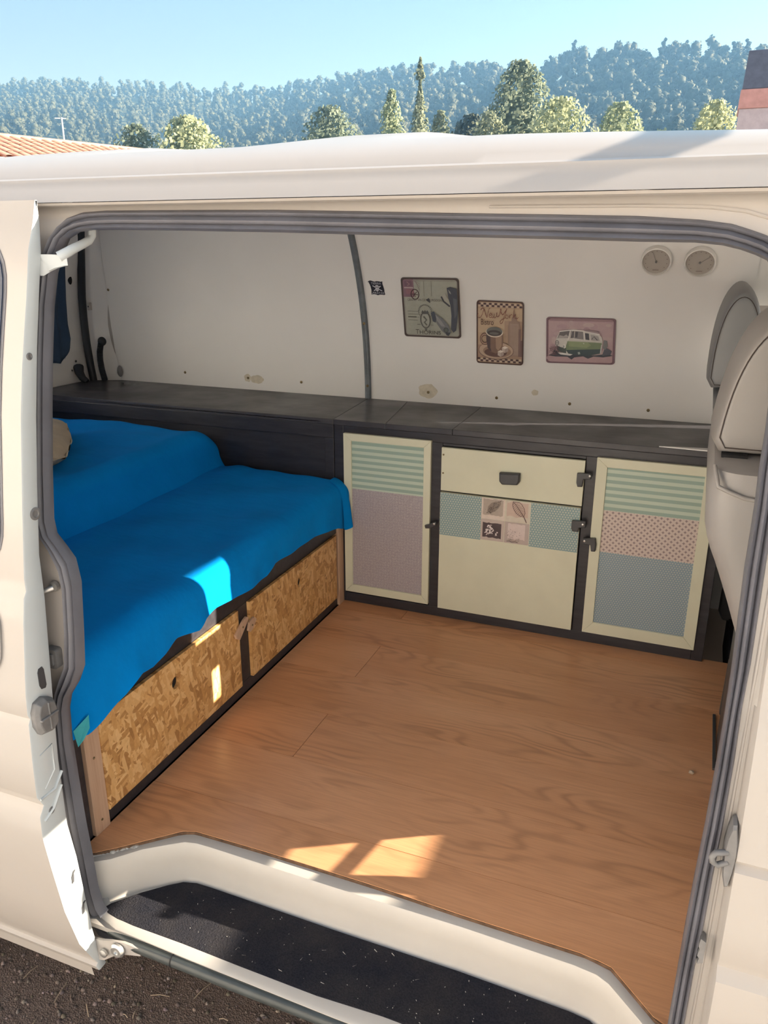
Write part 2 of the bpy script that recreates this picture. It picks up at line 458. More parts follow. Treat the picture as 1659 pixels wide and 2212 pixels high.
def m_leaf(name, a, c, d, sc, thin=0, bs=.25):
    m, n, l, b = principled(name, 0.7, spec=0.25)
    v = tex_coord(n, l, rnd=True)
    f = noise(n, l, v, sc, 5, 0.7)
    oi = n.new('ShaderNodeObjectInfo')
    col = ramp(n, l, f, [(0.25, a), (0.5, c), (0.8, d)])
    k = ramp(n, l, oi.outputs['Random'], [(0, (0.78, 0.85, 0.85)), (1, (1.15, 1.1, 1.0))])
    cc = mix(n, l, 0.8, col, k, 'MULTIPLY')
    l.new(cc, b.inputs['Base Color'])
    bump(n, l, b, f, bs, 0.3)
    if thin:
        tr = n.new('ShaderNodeBsdfTranslucent'); ms = n.new('ShaderNodeMixShader'); ms.inputs[0].default_value = thin
        l.new(cc, tr.inputs[0]); l.new(b.outputs[0], ms.inputs[1]); l.new(tr.outputs[0], ms.inputs[2]); l.new(ms.outputs[0], n['Material Output'].inputs[0])
    return m
M['forest'] = m_leaf('forest_foliage', (0.022, 0.030, 0.022), (0.046, 0.056, 0.038), (0.08, 0.086, 0.060), 0.4)
M['forest_dark'] = m_leaf('dark_pine_foliage', (0.014, 0.026, 0.022), (0.028, 0.045, 0.034), (0.05, 0.068, 0.045), 0.6)
M['poplar'] = m_leaf('pale_poplar_foliage', (0.25, 0.29, 0.19), (0.38, 0.42, 0.27), (0.52, 0.55, 0.36), 0.9, .4)
M['poplar_grey'] = m_leaf('grey_green_foliage', (0.14, 0.18, 0.14), (0.23, 0.27, 0.20), (0.34, 0.375, 0.275), 0.9, .4)
M['hill'] = m_leaf('hill_scrub', (0.05, 0.06, 0.04), (0.09, 0.105, 0.06), (0.16, 0.15, 0.10), 0.05)

# ---------------------------------------------------------------- body profiles (y as a function of height)
def interp(tab):
    def f(z):
        if z <= tab[0][0]: return tab[0][1]
        for (a, b), (c, d) in zip(tab, tab[1:]):
            if z <= c: return b + (d - b) * (z - a) / (c - a)
        return tab[-1][1]
    return f
DOOR_OUT = [(-.215, -1.402), (-.20, -1.408), (-.195, -1.402), (-.175, -1.412), (-.108, -1.44), (-.006, -1.462), (.11, -1.476), (.185, -1.484), (.228, -1.482), (.245, -1.470),
            (.262, -1.478), (.27, -1.482), (.34, -1.479), (.415, -1.474), (.424, -1.469), (.433, -1.473), (.474, -1.470), (.596, -1.452), (.640, -1.443), (.650, -1.436), (.674, -1.436),
            (.79, -1.418), (.939, -1.393), (1.01, -1.377), (1.067, -1.362), (1.122, -1.347), (1.192, -1.330), (1.233, -1.313), (1.266, -1.303)]
DOOR_IN = [(-.22, -1.379), (-.179, -1.394), (-.109, -1.403), (.003, -1.41), (.086, -1.415), (.169, -1.425), (.312, -1.423), (.459, -1.412), (.624, -1.399), (.702, -1.397),
           (.819, -1.380), (.933, -1.361), (1.042, -1.339), (1.149, -1.314), (1.188, -1.304), (1.233, -1.299), (1.268, -1.299)]
BODY_OUT = [(-.30, -1.36), (-.20, -1.375), (-.108, -1.385), (0, -1.393), (.11, -1.403), (.185, -1.409), (.245, -1.409), (.262, -1.396), (.28, -1.404), (.34, -1.404), (.425, -1.402), (.434, -1.394), (.443, -1.401),
            (.55, -1.392), (.640, -1.380), (.652, -1.372), (.79, -1.348), (.939, -1.326), (1.067, -1.303), (1.192, -1.285), (1.266, -1.282)]
JAMB = [(-.35, -1.33), (-.2, -1.345), (-.1, -1.36), (0, -1.37), (.25, -1.375), (.47, -1.372), (.67, -1.36), (.79, -1.345), (.94, -1.325), (1.07, -1.30), (1.19, -1.275), (1.26, -1.25), (1.35, -1.2)]
fDO, fDI, fBO, fJ = interp(DOOR_OUT), interp(DOOR_IN), interp(BODY_OUT), interp(JAMB)
def fW(z): return 0.40 - 0.137 * max(0.0, (z - 0.62) / 0.6) ** 2.3      # inner far wall
def fBF(z): return -0.925 - fBO(z)                                        # far outer side, mirrored about y = -0.4625

SEAL = [(0.087, -0.186, 0.104, -0.138), (0.045, -0.185, 0.082, -0.116), (0.03, -0.127, 0.069, -0.085), (0.03, -0.072, 0.067, -0.039), (0.03, 0.021, 0.069, 0.052), (0.027, 0.106, 0.066, 0.134), (0.029, 0.208, 0.066, 0.208), (0.035, 0.303, 0.064, 0.318), (0.041, 0.385, 0.068, 0.385), (0.051, 0.419, 0.077, 0.415), (0.064, 0.45, 0.101, 0.45), (0.08, 0.479, 0.116, 0.483), (0.088, 0.542, 0.12, 0.545), (0.092, 0.626, 0.124, 0.645), (0.088, 0.661, 0.115, 0.685), (0.07, 0.694, 0.096, 0.705), (0.049, 0.719, 0.076, 0.724), (0.039, 0.744, 0.07, 0.749), (0.042, 0.832, 0.071, 0.834), (0.049, 0.939, 0.075, 0.94), (0.05, 1.015, 0.075, 1.015), (0.053, 1.104, 0.077, 1.104), (0.058, 1.155, 0.083, 1.155), (0.063, 1.186, 0.094, 1.186), (0.073, 1.21, 0.104, 1.209), (0.086, 1.228, 0.123, 1.219), (0.103, 1.241, 0.149, 1.222), (0.13, 1.249, 0.181, 1.222), (0.176, 1.251, 0.213, 1.222), (0.325, 1.25, 0.334, 1.22), (0.485, 1.248, 0.487, 1.217), (0.631, 1.244, 0.633, 1.213), (0.765, 1.24, 0.767, 1.21), (0.887, 1.237, 0.891, 1.207), (0.99, 1.234, 0.993, 1.204), (1.062, 1.229, 1.058, 1.203), (1.097, 1.224, 1.089, 1.2), (1.119, 1.217, 1.11, 1.195), (1.136, 1.211, 1.127, 1.189), (1.154, 1.2, 1.14, 1.183), (1.167, 1.18, 1.149, 1.169), (1.173, 1.144, 1.157, 1.138), (1.177, 1.103, 1.161, 1.092), (1.181, 1.046, 1.162, 1.039), (1.183, 0.993, 1.163, 0.99), (1.184, 0.945, 1.162, 0.947), (1.185, 0.9, 1.163, 0.902), (1.185, 0.835, 1.162, 0.821), (1.185, 0.77, 1.163, 0.753), (1.185, 0.704, 1.164, 0.687), (1.183, 0.647, 1.164, 0.62), (1.184, 0.563, 1.163, 0.554), (1.183, 0.474, 1.161, 0.464), (1.181, 0.396, 1.158, 0.377), (1.18, 0.314, 1.156, 0.295), (1.177, 0.226, 1.155, 0.205), (1.176, 0.112, 1.154, 0.095), (1.171, -0.007, 1.152, -0.025), (1.165, -0.11, 1.146, -0.11), (1.15, -0.185, 1.13, -0.15)]

# ---------------------------------------------------------------- the van body
VAN = (0.3, -0.46, -0.55)
van = thing('camper_van', 'white camper van with its sliding side door open, seen from the side', 'van', VAN)
PI = math.pi

# roof: gutter to gutter, with two pressed humps
ROOF = [(-1.282, 1.263), (-1.262, 1.283), (-1.247, 1.294), (-1.244, 1.300), (-1.236, 1.303), (-1.232, 1.300), (-1.226, 1.300), (-1.205, 1.317), (-1.17, 1.333), (-1.10, 1.349), (-1.0, 1.362), (-.8, 1.384), (-.63, 1.397), (-.46, 1.402),
        (-.3, 1.397), (-.1, 1.384), (.08, 1.362), (.2, 1.340), (.29, 1.312), (.32, 1.29), (.357, 1.263)]
def sm(a, b, x):
    t = max(0, min(1, (x - a) / (b - a))); return t * t * (3 - 2 * t)
def roofz(x, y, z):
    h = max(0.0, min(1.0, (z - 1.30) / 0.07))
    d = -0.016 * max(0, (x - 0.75) / 0.5) ** 1.3 * h
    if x > 1.3: d = -0.032 * h - 0.05 * ((x - 1.3) / 0.5) ** 2 * h
    if x < -0.5: d -= 0.03 * ((-0.5 - x) / 0.8) ** 2 * h
    hump = sm(.27, .40, x) * (1 - sm(.54, .68, x)) + .7 * sm(-.34, -.24, x) * (1 - sm(-.08, .03, x))
    d += 0.013 * hump * sm(-1.1, -.86, y) * (1 - sm(-.06, .17, y))
    d += 0.003 * h
    return z + d
xs = [-1.42 + 3.55 * i / 142 for i in range(143)]
mb = MB()
vs = [(x, y, roofz(x, y, z)) for x in xs for y, z in ROOF]
nr = len(ROOF)
mb.add(vs, [(i * nr + j, (i + 1) * nr + j, (i + 1) * nr + j + 1, i * nr + j + 1) for i in range(len(xs) - 1) for j in range(nr - 1)])
roof = mb.build('roof', M['paint'], van, smooth=40)
# header skin above the door, its turned lower edge, then the jamb sheet around the opening
mb = MB()
JR = []
for i, (ox, oz, ix, iz) in enumerate(SEAL):
    cx, cz = 0.61, 0.55
    dx, dz = ox - cx, oz - cz
    k = min((0.80 / abs(dx)) if dx < 0 and dx else (0.588 / abs(dx) if dx else 9), (0.711 / abs(dz)) if dz > 0 else (0.76 / abs(dz) if dz else 9))
    JR.append((cx + dx * max(k, 1.0), cz + dz * max(k, 1.0)))
secs = []
for (ox, oz, ix, iz), (qx, qz) in zip(SEAL, JR):
    s_ = []
    for t in (0.0, 0.25, 0.5, 0.75, 1.0):
        x, z = ox + (qx - ox) * t, oz + (qz - oz) * t
        s_.append((x, fJ(z), z))
    secs.append(s_)
mb.loft(secs, closed=False, caps=False)
jamb = mb.build('door_jamb', M['paint'], van, smooth=50)
mb = MB()
mb.loft([[(x, -1.282, 1.262), (x, -1.279, 1.2585), (x, -1.262, 1.257), (x, -1.245, 1.258)] for x in (-1.4, 1.55)], closed=False, caps=False)
mb.build('header_return', M['paint'], van)
mb = MB()                                                       # pressed groove along the header above the seal
mb.tube([(x, fJ(z) - 0.0005, z) for x, z in ((0.80, 1.2475), (0.99, 1.246), (1.07, 1.243), (1.11, 1.238), (1.14, 1.229), (1.165, 1.214), (1.182, 1.19), (1.19, 1.15), (1.194, 1.05), (1.194, .9), (1.192, .7), (1.189, .5), (1.187, .3), (1.184, .1), (1.18, -.1))], 0.0022, 6)
mb.build('jamb_groove', M['paint'], van, smooth=60)

# black gap between header and sliding door, drip line
# rubber seal: five soft ribs between outer and inner edge, then a lip into the van
mb = MB(); secs = []
prof = [(0.0, 0.0), (0.04, -.010), (0.14, -.016), (0.24, -.013), (0.30, -.008), (0.36, -.012), (0.50, -.018), (0.62, -.015), (0.68, -.009), (0.74, -.012), (0.88, -.016), (0.97, -.006), (1.0, .004), (0.5, .014), (-1.1, .045)]
for ox, oz, ix, iz in SEAL:
    s_ = []
    for t, d in prof:
        x, z = ox + (ix - ox) * t, oz + (iz - oz) * t
        s_.append((x, fJ(z) + d + 0.003, z))
    secs.append(s_)
mb.loft(secs, closed=False, caps=False)
seal = mb.build('door_seal', M['rubber'], van, smooth=60)

# inner pillar returns behind the seal (white sheet going into the van)
mb = MB()
mb.loft([[(max(-.1, min(1.28, ox + (ix - ox) * t)), fJ(iz) + d, min(1.287, oz + (iz - oz) * t)) for t, d in ((-1.1, .044), (-3.2, .09))] for ox, oz, ix, iz in SEAL[2:57]], closed=False, caps=False)
mb.build('door_frame_return', M['paint_in'], van, smooth=60)

# B-pillar outer skin and front side (right of the opening)
def side_skin(fn, prof, x0, x1, zlo, zhi, n=6):
    z_ = sorted({zlo, zhi, *[a for a, b in prof if zlo < a < zhi]})
    xx = [x0 + (x1 - x0) * i / n for i in range(n + 1)]
    m_ = MB(); k = len(z_)
    m_.add([(x, fn(z), z) for x in xx for z in z_], [(i * k + j, (i + 1) * k + j, (i + 1) * k + j + 1, i * k + j + 1) for i in range(n) for j in range(k - 1)])
    return m_
mb = side_skin(fBO, BODY_OUT, 1.202, 1.60, -.30, 1.262)
zz = [a for a, b in BODY_OUT]
mb.loft([[(1.202, fBO(z), z), (1.199, fBO(z) + .006, z), (1.196, fJ(z) - 0.001, z), (1.192, fJ(z) + .001, z)] for z in zz], closed=False, caps=False)
mb.build('front_pillar_panel', M['paint'], van, smooth=35)
# near-side front door lower skin + window, far beyond the frame but it shades the cab
mb = side_skin(fBO, BODY_OUT, 1.60, 2.55, -.30, .66)
mb.build('passenger_door', M['paint'], van, smooth=35)
mb = MB()
mb.add([(1.62, fBO(.66) + .01, .66), (2.5, fBO(.66) + .01, .66), (2.1, fBO(1.2) + .01, 1.24), (1.62, fBO(1.2) + .01, 1.24)], [(0, 1, 2, 3)])
mb.build('passenger_window', M['glass'], van)
# rear side of the body behind the slid-back door
mb = side_skin(fBO, BODY_OUT, -1.42, 0.02, -.30, 1.262)
mb.build('rear_side_panel', M['paint'], van, smooth=35)
mb = MB()
mb.grid(lambda u, v: (-1.40 + 1.33 * u, -1.30 + 0.137 * max(0, (-0.1 + 1.36 * v - .62) / .6) ** 2.3, -0.1 + 1.36 * v), 6, 14)
mb.build('rear_side_lining', M['paint_in'], van, smooth=60)

# sill under the step: white sheet edge, dark rail, lower sill
mb = MB()
LIPX = [(.045, -.108, -1.352), (.075, -.108, -1.370), (.12, -.107, -1.383), (.3, -.107, -1.389), (.6, -.107, -1.395), (.9, -.107, -1.397), (1.2, -.107, -1.397)]
mb.loft([[(x, y + .032, z + .001), (x, y + .006, z + .001), (x, y, z - .002), (x, y + .001, z - .006), (x, y + .03, z - .016)] for x, z, y in LIPX], closed=False, caps=False)
mb.build('sill_lip', M['paint_step'], van, smooth=50)
mb = MB()
mb.tube([(0.10, -1.372, -.128), (0.17, -1.388, -.126), (0.4, -1.392, -.124), (0.8, -1.394, -.125), (1.3, -1.396, -.126)], 0.0125, 14)
mb.build('sill_rail', M['rail'], van, smooth=60)
mb = MB(); mb.tube([(0.262, -1.3898, -.1252), (0.2645, -1.3898, -.1252)], 0.0132, 14)
mb.build('sill_rail_joint', M['black_hole'], van, smooth=60)
mb = MB()
mb.loft([[(x, -1.365, -.128), (x, -1.383, -.146), (x, -1.382, -.150), (x, -1.36, -.16), (x, -1.30, -.17)] for x in (0.38, 1.3)], closed=False, caps=False)
mb.build('lower_sill', M['paint'], van, smooth=40)
mb = MB()
mb.box(-1.4, 1.9, -1.30, .38, -.24, -.20)
mb.build('underbody', M['rubber_dark'], van)

# step well: riser following the cut of the floor, tread, side cheek
RISE = [(0.030, -1.345), (0.066, -1.320), (0.110, -1.272), (0.154, -1.239), (0.180, -1.221), (0.205, -1.215), (0.24, -1.214), (0.54, -1.217), (0.795, -1.216), (1.00, -1.222), (1.040, -1.227), (1.062, -1.238), (1.082, -1.256), (1.12, -1.291), (1.16, -1.330)]
mb = MB()
mb.loft([[(x, y + .030, -.008), (x, y + .012, -.0075), (x, y + .003, -.009), (x, y, -.014), (x, y + .001, -.05), (x - .004, y + .004, -.104), (x - .006, y - .004, -.113), (x - .006, y - .03, -.115)] for x, y in RISE], closed=False, caps=False)
mb.build('step_riser', M['paint_step'], van, smooth=45)
mb = MB()
mb.box(0.03, 1.2, -1.384, -1.19, -.125, -.114)
mb.build('step_tread', M['paint'], van)
mb = MB()                                                       # lumpy sealant and chipped paint in the left corner
for i in range(16):
    t = i / 15; x = 0.026 + .062 * t; y = -1.322 + .055 * t
    mb.blob((x + .004 * R.random(), y + .006 * R.random(), -.014), (.011, .010, .008 + .003 * R.random()), 2, .25)
mb.build('sill_corner_filler', M['paint_step'], van, smooth=60)

# ---- sliding door
XD = 0.08
zs = [a for a, b in DOOR_OUT]
mb = side_skin(fDO, DOOR_OUT, -1.15, XD, -.215, 1.266, 10)
door = mb.build('sliding_door', M['paint'], van, smooth=35)
zed = sorted(set(zs + [a for a, b in DOOR_IN] + [-.215 + .02 * i for i in range(75)]))
zed = [z for z in zed if -.215 <= z <= 1.266]
mb = MB()
secs = []
for z in zed:
    yo, yi = fDO(z), fDI(z)
    secs.append([(XD, yo, z), (XD + .0015, yo + .003, z), (XD + .0015, yi - .004, z), (XD, yi, z), (XD - .012, yi + .002, z)])
mb.loft(secs, closed=False, caps=False)
edge = mb.build('door_edge', M['skylit_door_grey'], door, smooth=40)
mb = MB()
mb.add([(x, fDI(z), z) for x in (XD - .012, -1.15) for z in zed], [(j, j + 1, len(zed) + j + 1, len(zed) + j) for j in range(len(zed) - 1)])
mb.build('door_inner_skin', M['paint_in'], door, smooth=60)
def rrect(x0, x1, z0, z1, r, n=6):
    o = []
    for cx, cz, a0 in ((x1 - r, z1 - r, 0), (x0 + r, z1 - r, 90), (x0 + r, z0 + r, 180), (x1 - r, z0 + r, 270)):
        for k in range(n + 1):
            a = math.radians(a0 + 90 * k / n); o.append((cx + r * math.cos(a), cz + r * math.sin(a)))
    return o
def plate_on(fn, poly, off, thick):
    """outline on the side skin, cut into level strips so that it follows the curve"""
    m_ = MB()
    x0 = min(p[0] for p in poly); x1 = max(p[0] for p in poly); z0 = min(p[1] for p in poly); z1 = max(p[1] for p in poly)
    n = 26; rows = []
    for i in range(n + 1):
        z = z0 + (z1 - z0) * (0.0005 + 0.999 * (0.5 - 0.5 * math.cos(PI * i / n)))
        cut = []
        for (ax, az), (bx, bz) in zip(poly, poly[1:] + poly[:1]):
            if (az - z) * (bz - z) <= 0 and az != bz: cut.append(ax + (bx - ax) * (z - az) / (bz - az))
        a, b = min(cut), max(cut)
        rows.append([(a, fn(z) + off + thick, z), (a, fn(z) + off, z), (b, fn(z) + off, z), (b, fn(z) + off + thick, z)])
    m_.loft(rows, closed=True)
    return m_
def shear(poly, k, zc): return [(x + k * (z - zc), z) for x, z in poly]
wpoly = rrect(-1.0, 0.033, .675, 1.218, .075)
plate_on(fDO, wpoly, -.0035, .006).build('door_window', M['glass_dark'], door, smooth=40)
plate_on(fDO, rrect(-1.006, 0.039, .669, 1.224, .08), -.0012, .003).build('window_rubber', M['rubber'], door, smooth=40)
plate_on(fDO, rrect(-.16, 0.032, .49, .632, .05), -.004, .006).build('door_handle_recess', M['vinyl'], door, smooth=40)
mb = MB()
mb.prism([(fDO(.425) + .029, .474), (fDO(.425) + .032, .466), (fDO(.425) + .041, .464), (fDO(.425) + .044, .469), (fDO(.425) + .043, .500), (fDO(.425) + .040, .506), (fDO(.425) + .032, .505), (fDO(.425) + .029, .499)], XD, XD + .003, 'x')
mb.build('edge_slot', M['dark_plastic'], door)
# grey wedge block bolted on the edge
mb = MB()
yw = -1.450
base_ = [(yw - .018, .408), (yw - .010, .388), (yw + .016, .382), (yw + .030, .393), (yw + .032, .420), (yw + .026, .444), (yw + .006, .455), (yw - .011, .451), (yw - .018, .435)]
top_ = [(a * .8 + (yw + .008) * .2, b * .8 + .42 * .2) for a, b in base_]
mb.loft([[(XD, a, b) for a, b in base_], [(XD + .010, a, b) for a, b in base_], [(XD + .018, a, b) for a, b in top_]])
mb.box(XD + .012, XD + .022, yw - .014, yw + .026, .418, .422)
mb.box(XD + .012, XD + .020, yw + .006, yw + .010, .392, .446)
mb.build('guide_wedge', M['grey_plastic'], door, smooth=30, bevel=.0015)
for z, rr in ((1.03, .006), (.775, .011), (.225, .007)):
    y = fDO(z) + (.012 if z > 1 else .026)
    mb = MB(); mb.lathe((XD + .0015, y, z), [(rr, 0), (rr, .0012), (rr * .8, .0022), (rr * .6, .0022), (rr * .5, .0004), (rr * .1, .0004)], 'x', 18)
    mb.build('edge_bolt', M['grey_plastic'], door, smooth=40)
for z in (.052, -.035):
    y = fDO(z) + .036
    mb = MB()
    mb.prism([(y - .004, z - .012), (y + .001, z - .010), (y + .003, z + .008), (y + .008, z + .012), (y + .002, z + .012), (y - .003, z + .003)], XD + .001, XD + .0035, 'x')
    mb.build('edge_slit', M['dark_plastic'], door)
mb = MB()                                                       # pressed step lines in the edge near the belt
mb.tube([(XD + .001, fDO(.37) + .014, .345), (XD + .002, fDO(.36) + .044, .352), (XD + .002, fDO(.30) + .045, .30), (XD + .001, fDO(.28) + .02, .275)], .0015, 6)
mb.tube([(XD + .001, fDO(.27) + .006, .262), (XD + .002, fDO(.25) + .030, .262), (XD + .002, fDO(.25) + .052, .286)], .003, 6)
mb.tube([(XD + .001, fDO(.23) + .006, .215), (XD + .003, fDO(.22) + .03, .228), (XD + .002, fDO(.22) + .056, .26)], .0035, 6)
mb.build('edge_pressing', M['skylit_door_grey'], door, smooth=60)
# upper guide arm: flat bracket and bent tube running into the roof track
mb = MB()
arm = [(.076, -1.308, 1.185), (.095, -1.300, 1.185), (.115, -1.295, 1.184), (.1155, -1.295, 1.168), (.098, -1.298, 1.164), (.080, -1.297, 1.158), (.074, -1.306, 1.152)]
mb.loft([[p for p in arm], [(x + .004, y + .004, z) for x, y, z in arm]])
mb.build('guide_bracket', M['skylit_door_grey'], door, smooth=30)
mb = MB()
mb.tube([(.108, -1.296, 1.181), (.115, -1.290, 1.186), (.117, -1.270, 1.194), (.119, -1.250, 1.201), (.118, -1.235, 1.206), (.117, -1.225, 1.213), (.118, -1.223, 1.245)], [.0085, .008, .0075, .007, .007, .007, .007], 12)
mb.build('guide_arm', M['skylit_door_grey'], door, smooth=60)
# lower roller bracket
mb = MB()
mb.loft([[(x, y, z + h), (x, y + .005, z + h), (x, y + .005, z - h), (x, y, z - h)] for x, y, z, h in ((XD - .01, -1.396, -.168, .028), (.10, -1.404, -.152, .026), (.125, -1.404, -.138, .020), (.155, -1.402, -.128, .015), (.19, -1.398, -.128, .009))])
mb.build('roller_bracket', M['paint'], door, smooth=40)
mb = MB()
mb.lathe((.142, -1.404, -.132), [(.016, 0), (.016, -.005), (.012, -.009), (.006, -.009), (.004, -.005)], 'y', 18)
mb.lathe((.108, -1.408, -.150), [(.009, 0), (.009, -.005), (.004, -.007)], 'y', 14)
mb.build('roller_bolt', M['steel'], door, smooth=40)

# striker and catch on the B-pillar, pins on the left jamb
mb = MB()
P = [(1.192, .493), (1.197, .494), (1.201, .470), (1.202, .450), (1.200, .420), (1.197, .398), (1.193, .396), (1.189, .412), (1.187, .433), (1.186, .455), (1.188, .478)]
mb.loft([[(x, fJ(z) - .004, z) for x, z in P], [(x, fJ(z) - .026, z) for x, z in P], [(1.194 + (x - 1.194) * .8, fJ(z) - .030, .445 + (z - .445) * .9) for x, z in P]])
st = mb.build('striker_plate', M['grey_plastic'], van, smooth=30)
mb = MB()
mb.tube([(1.192, -1.400, .437), (1.180, -1.404, .432), (1.174, -1.406, .437), (1.172, -1.407, .445), (1.176, -1.406, .452), (1.190, -1.400, .452)], .0042, 8)
mb.build('striker_loop', M['grey_plastic'], st, smooth=60)
mb = MB()
P = [(1.177, .294), (1.184, .290), (1.184, .254), (1.1765, .250), (1.1785, .260), (1.1755, .264), (1.1775, .276), (1.1755, .280)]
mb.loft([[(x, fJ(z) - .002, z) for x, z in P], [(x, fJ(z) - .018, z) for x, z in P]])
mb.build('pillar_catch', M['grey_plastic'], van, smooth=20)
mb = MB()
mb.tube([(.040, -1.392, .622), (.062, -1.388, .626), (.074, -1.372, .630)], [.0045, .0045, .006], 10)
mb.lathe((.074, -1.366, .631), [(.010, 0), (.009, -.006), (.004, -.007)], 'y', 14)
mb.build('locating_pin', M['steel'], van, smooth=60)
mb = MB()
mb.prism(rrect(.043, .072, .474, .512, .006), -1.386, -1.368, 'y')
mb.prism(rrect(.050, .066, .482, .504, .003), -1.390, -1.384, 'y')
mb.build('jamb_contact', M['grey_plastic'], van, smooth=30)

# wheel behind the door
mb = MB()
mb.lathe((-.72, -1.25, -.22), [(.18, -.09), (.30, -.09), (.325, -.07), (.33, 0), (.325, .07), (.30, .09), (.18, .09)], 'y', 40)
wh = mb.build('rear_wheel', M['tyre'], van, smooth=40)
mb = MB()
mb.lathe((-.72, -1.25, -.22), [(.185, -.085), (.17, -.07), (.06, -.06), (.05, -.08), (.01, -.08)], 'y', 32)
mb.build('wheel_rim', M['steel'], wh, smooth=40)

# cab: far side with driver window, windscreen, dashboard, steering wheel, hand brake, unseen blockers shaping the sun patches
def far(x, z): return (x, fBF(z) - .02, z)
mb = MB()
def farpanel(poly):
    mb.loft([[(x, fBF(z) - .03, z) for x, z in poly], [(x, fBF(z), z) for x, z in poly]])
farpanel([(-1.42, -.3), (1.27, -.3), (1.27, .3), (1.27, .66), (-1.42, .66)])
for a, b in ((.66, .9), (.9, 1.1), (1.1, 1.263)): farpanel([(-1.42, a), (1.27, a), (1.27, b), (-1.42, b)])
farpanel([(1.27, -.3), (2.9, -.3), (2.9, .2), (2.9, .69), (1.27, .69)])
farpanel([(1.27, 1.105), (2.36, 1.105), (2.26, 1.263), (1.27, 1.263)])
farpanel([(2.42, 1.0), (2.54, 1.0), (2.36, 1.263), (2.26, 1.263)])
farpanel([(2.75, .69), (2.87, .69), (2.54, 1.0), (2.42, 1.0)])
mb.build('far_side_panel', M['paint'], van, smooth=30)
mb = MB()
mb.add([(1.27, fBF(.69) - .015, .69), (2.75, fBF(.69) - .015, .69), (2.42, fBF(1.0) - .015, 1.0), (2.3, fBF(1.1) - .015, 1.105), (1.27, fBF(1.1) - .015, 1.105)], [(0, 1, 2, 3, 4)])
mb.build('driver_window', M['glass'], van)
mb = MB()
mb.loft([[(2.24, y, 1.20), (2.5, y, 1.0), (2.88, y, .70)] for y in (-1.28, -1.0, -.46, .1, .36)], closed=False, caps=False)
mb.build('windscreen', M['glass'], van, smooth=60)
mb = MB()
mb.loft([[(x, -1.33, 0), (x, -1.33, z), (x, .40, z), (x, .40, 0)] for x, z in ((2.35, .51), (2.52, .57), (2.70, .655), (2.8, .66))]); mb.box(2.68, 2.9, -1.36, .42, -.3, .672)
mb.build('dashboard', M['dark_plastic'], van, bevel=.03)
mb = MB()
mb.tube([(2.16 + .08 * math.sin(a), .06 + .19 * math.cos(a), .72 + .17 * math.sin(a)) for a in [2 * PI * i / 28 for i in range(28)]], .014, 8, ring=True)
mb.tube([(2.16, -.10, .72), (2.18, .06, .72), (2.16, .22, .72)], .016, 8); mb.tube([(2.18, .06, .72), (2.4, .06, .55)], .025, 8)
mb.build('steering_wheel', M['dark_plastic'], van, smooth=60)
mb = MB()
mb.tube([(1.75, -.47, .20), (1.55, -.478, .33), (1.42, -.478, .40)], .014, 8)
mb.build('hand_brake', M['dark_plastic'], van, smooth=60)
mb = MB()  # unseen slotted block, added to shape the sun patch on the bed front
mb.box(1.235, 1.26, -.56, -.40, -.1, .475); mb.box(1.235, 1.26, -.56, -.477, .475, .57); mb.box(1.235, 1.26, -.440, -.40, .475, .57); mb.box(1.235, 1.26, -.56, -.40, .57, .668)
mb.build('sun_slot_block', M['dark_plastic'], van, bevel=.004)
mb = MB()
mb.loft([[(x, y, z) for y in (-1.29, -.46, .37)] for x, z in ((2.08, 1.315), (2.26, 1.185))], closed=False, caps=False)
mb.build('windscreen_header', M['paint'], van)
mb = MB(); mb.box(2.20, 2.215, -1.24, -.50, .88, 1.25)  # unseen visor, added and sized to keep sun off the sliding door edge
mb.build('added_visor', M['grey_plastic'], van, bevel=.005)
mb = MB()
mb.box(1.45, 2.8, -1.33, .42, -.13, -.10); mb.box(1.27, 1.30, -1.0, .38, -.12, .03)
mb.build('cab_floor', M['carpet'], van)

# ---------------------------------------------------------------- interior shell (the setting)
def structure(o): o['kind'] = 'structure'; return o
# floor planks along the van
FLOOR = structure(MB().box(0.0, 1.30, -1.19, 0.0, -.03, -.012).build('floor', M['timber']))
YS = [-1.188, -1.082, -.879, -.676, -.473, -.27, -.067, .02]
def front_y(x):
    pts = [(0.0, -1.34), (.04, -1.315), (.163, -1.20), (.19, -1.19), (.36, -1.187), (.6, -1.188), (.79, -1.194), (1.02, -1.197), (1.063, -1.207), (1.08, -1.223), (1.15, -1.29), (1.30, -1.30)]
    for (a, b), (c, d) in zip(pts, pts[1:]):
        if a <= x <= c: return b + (d - b) * (x - a) / (c - a)
    return pts[-1][1]
def plank(x0, x1, y0, y1, front=False):
    g = .0007
    if front:
        xx = [x0 + (x1 - x0) * i / 40 for i in range(41)] + [.163, .19, 1.063, 1.08]
        xx = sorted(x for x in xx if x0 <= x <= x1)
        poly = [(x, front_y(x)) for x in xx] + [(x1, y1 - g), (x0, y1 - g)]
    else:
        poly = [(x0 + g, y0 + g), (x1 - g, y0 + g), (x1 - g, y1 - g), (x0 + g, y1 - g)]
    return MB().prism(poly, -.011, 0.0, 'z').build('floor_plank', M['laminate'], FLOOR)
plank(0.0, 1.30, 0, -1.082, True)
ends = {1: [0.0, 1.30], 2: [0.0, .26, 1.30], 3: [0.0, 1.30], 4: [0.0, .25, 1.30], 5: [0.0, 1.30], 6: [0.0, .242, 1.30]}
for r_ in range(1, 7):
    for a, b in zip(ends[r_], ends[r_][1:]): plank(a, b, YS[r_], YS[r_ + 1])
mb = MB(); _xx = [.0 + 1.25 * i / 80 for i in range(81)]
mb.loft([[(x, front_y(x) - .0012, -.012), (x, front_y(x) - .0014, -.0012), (x, front_y(x) + .001, -.0010)] for x in _xx], closed=False, caps=False)
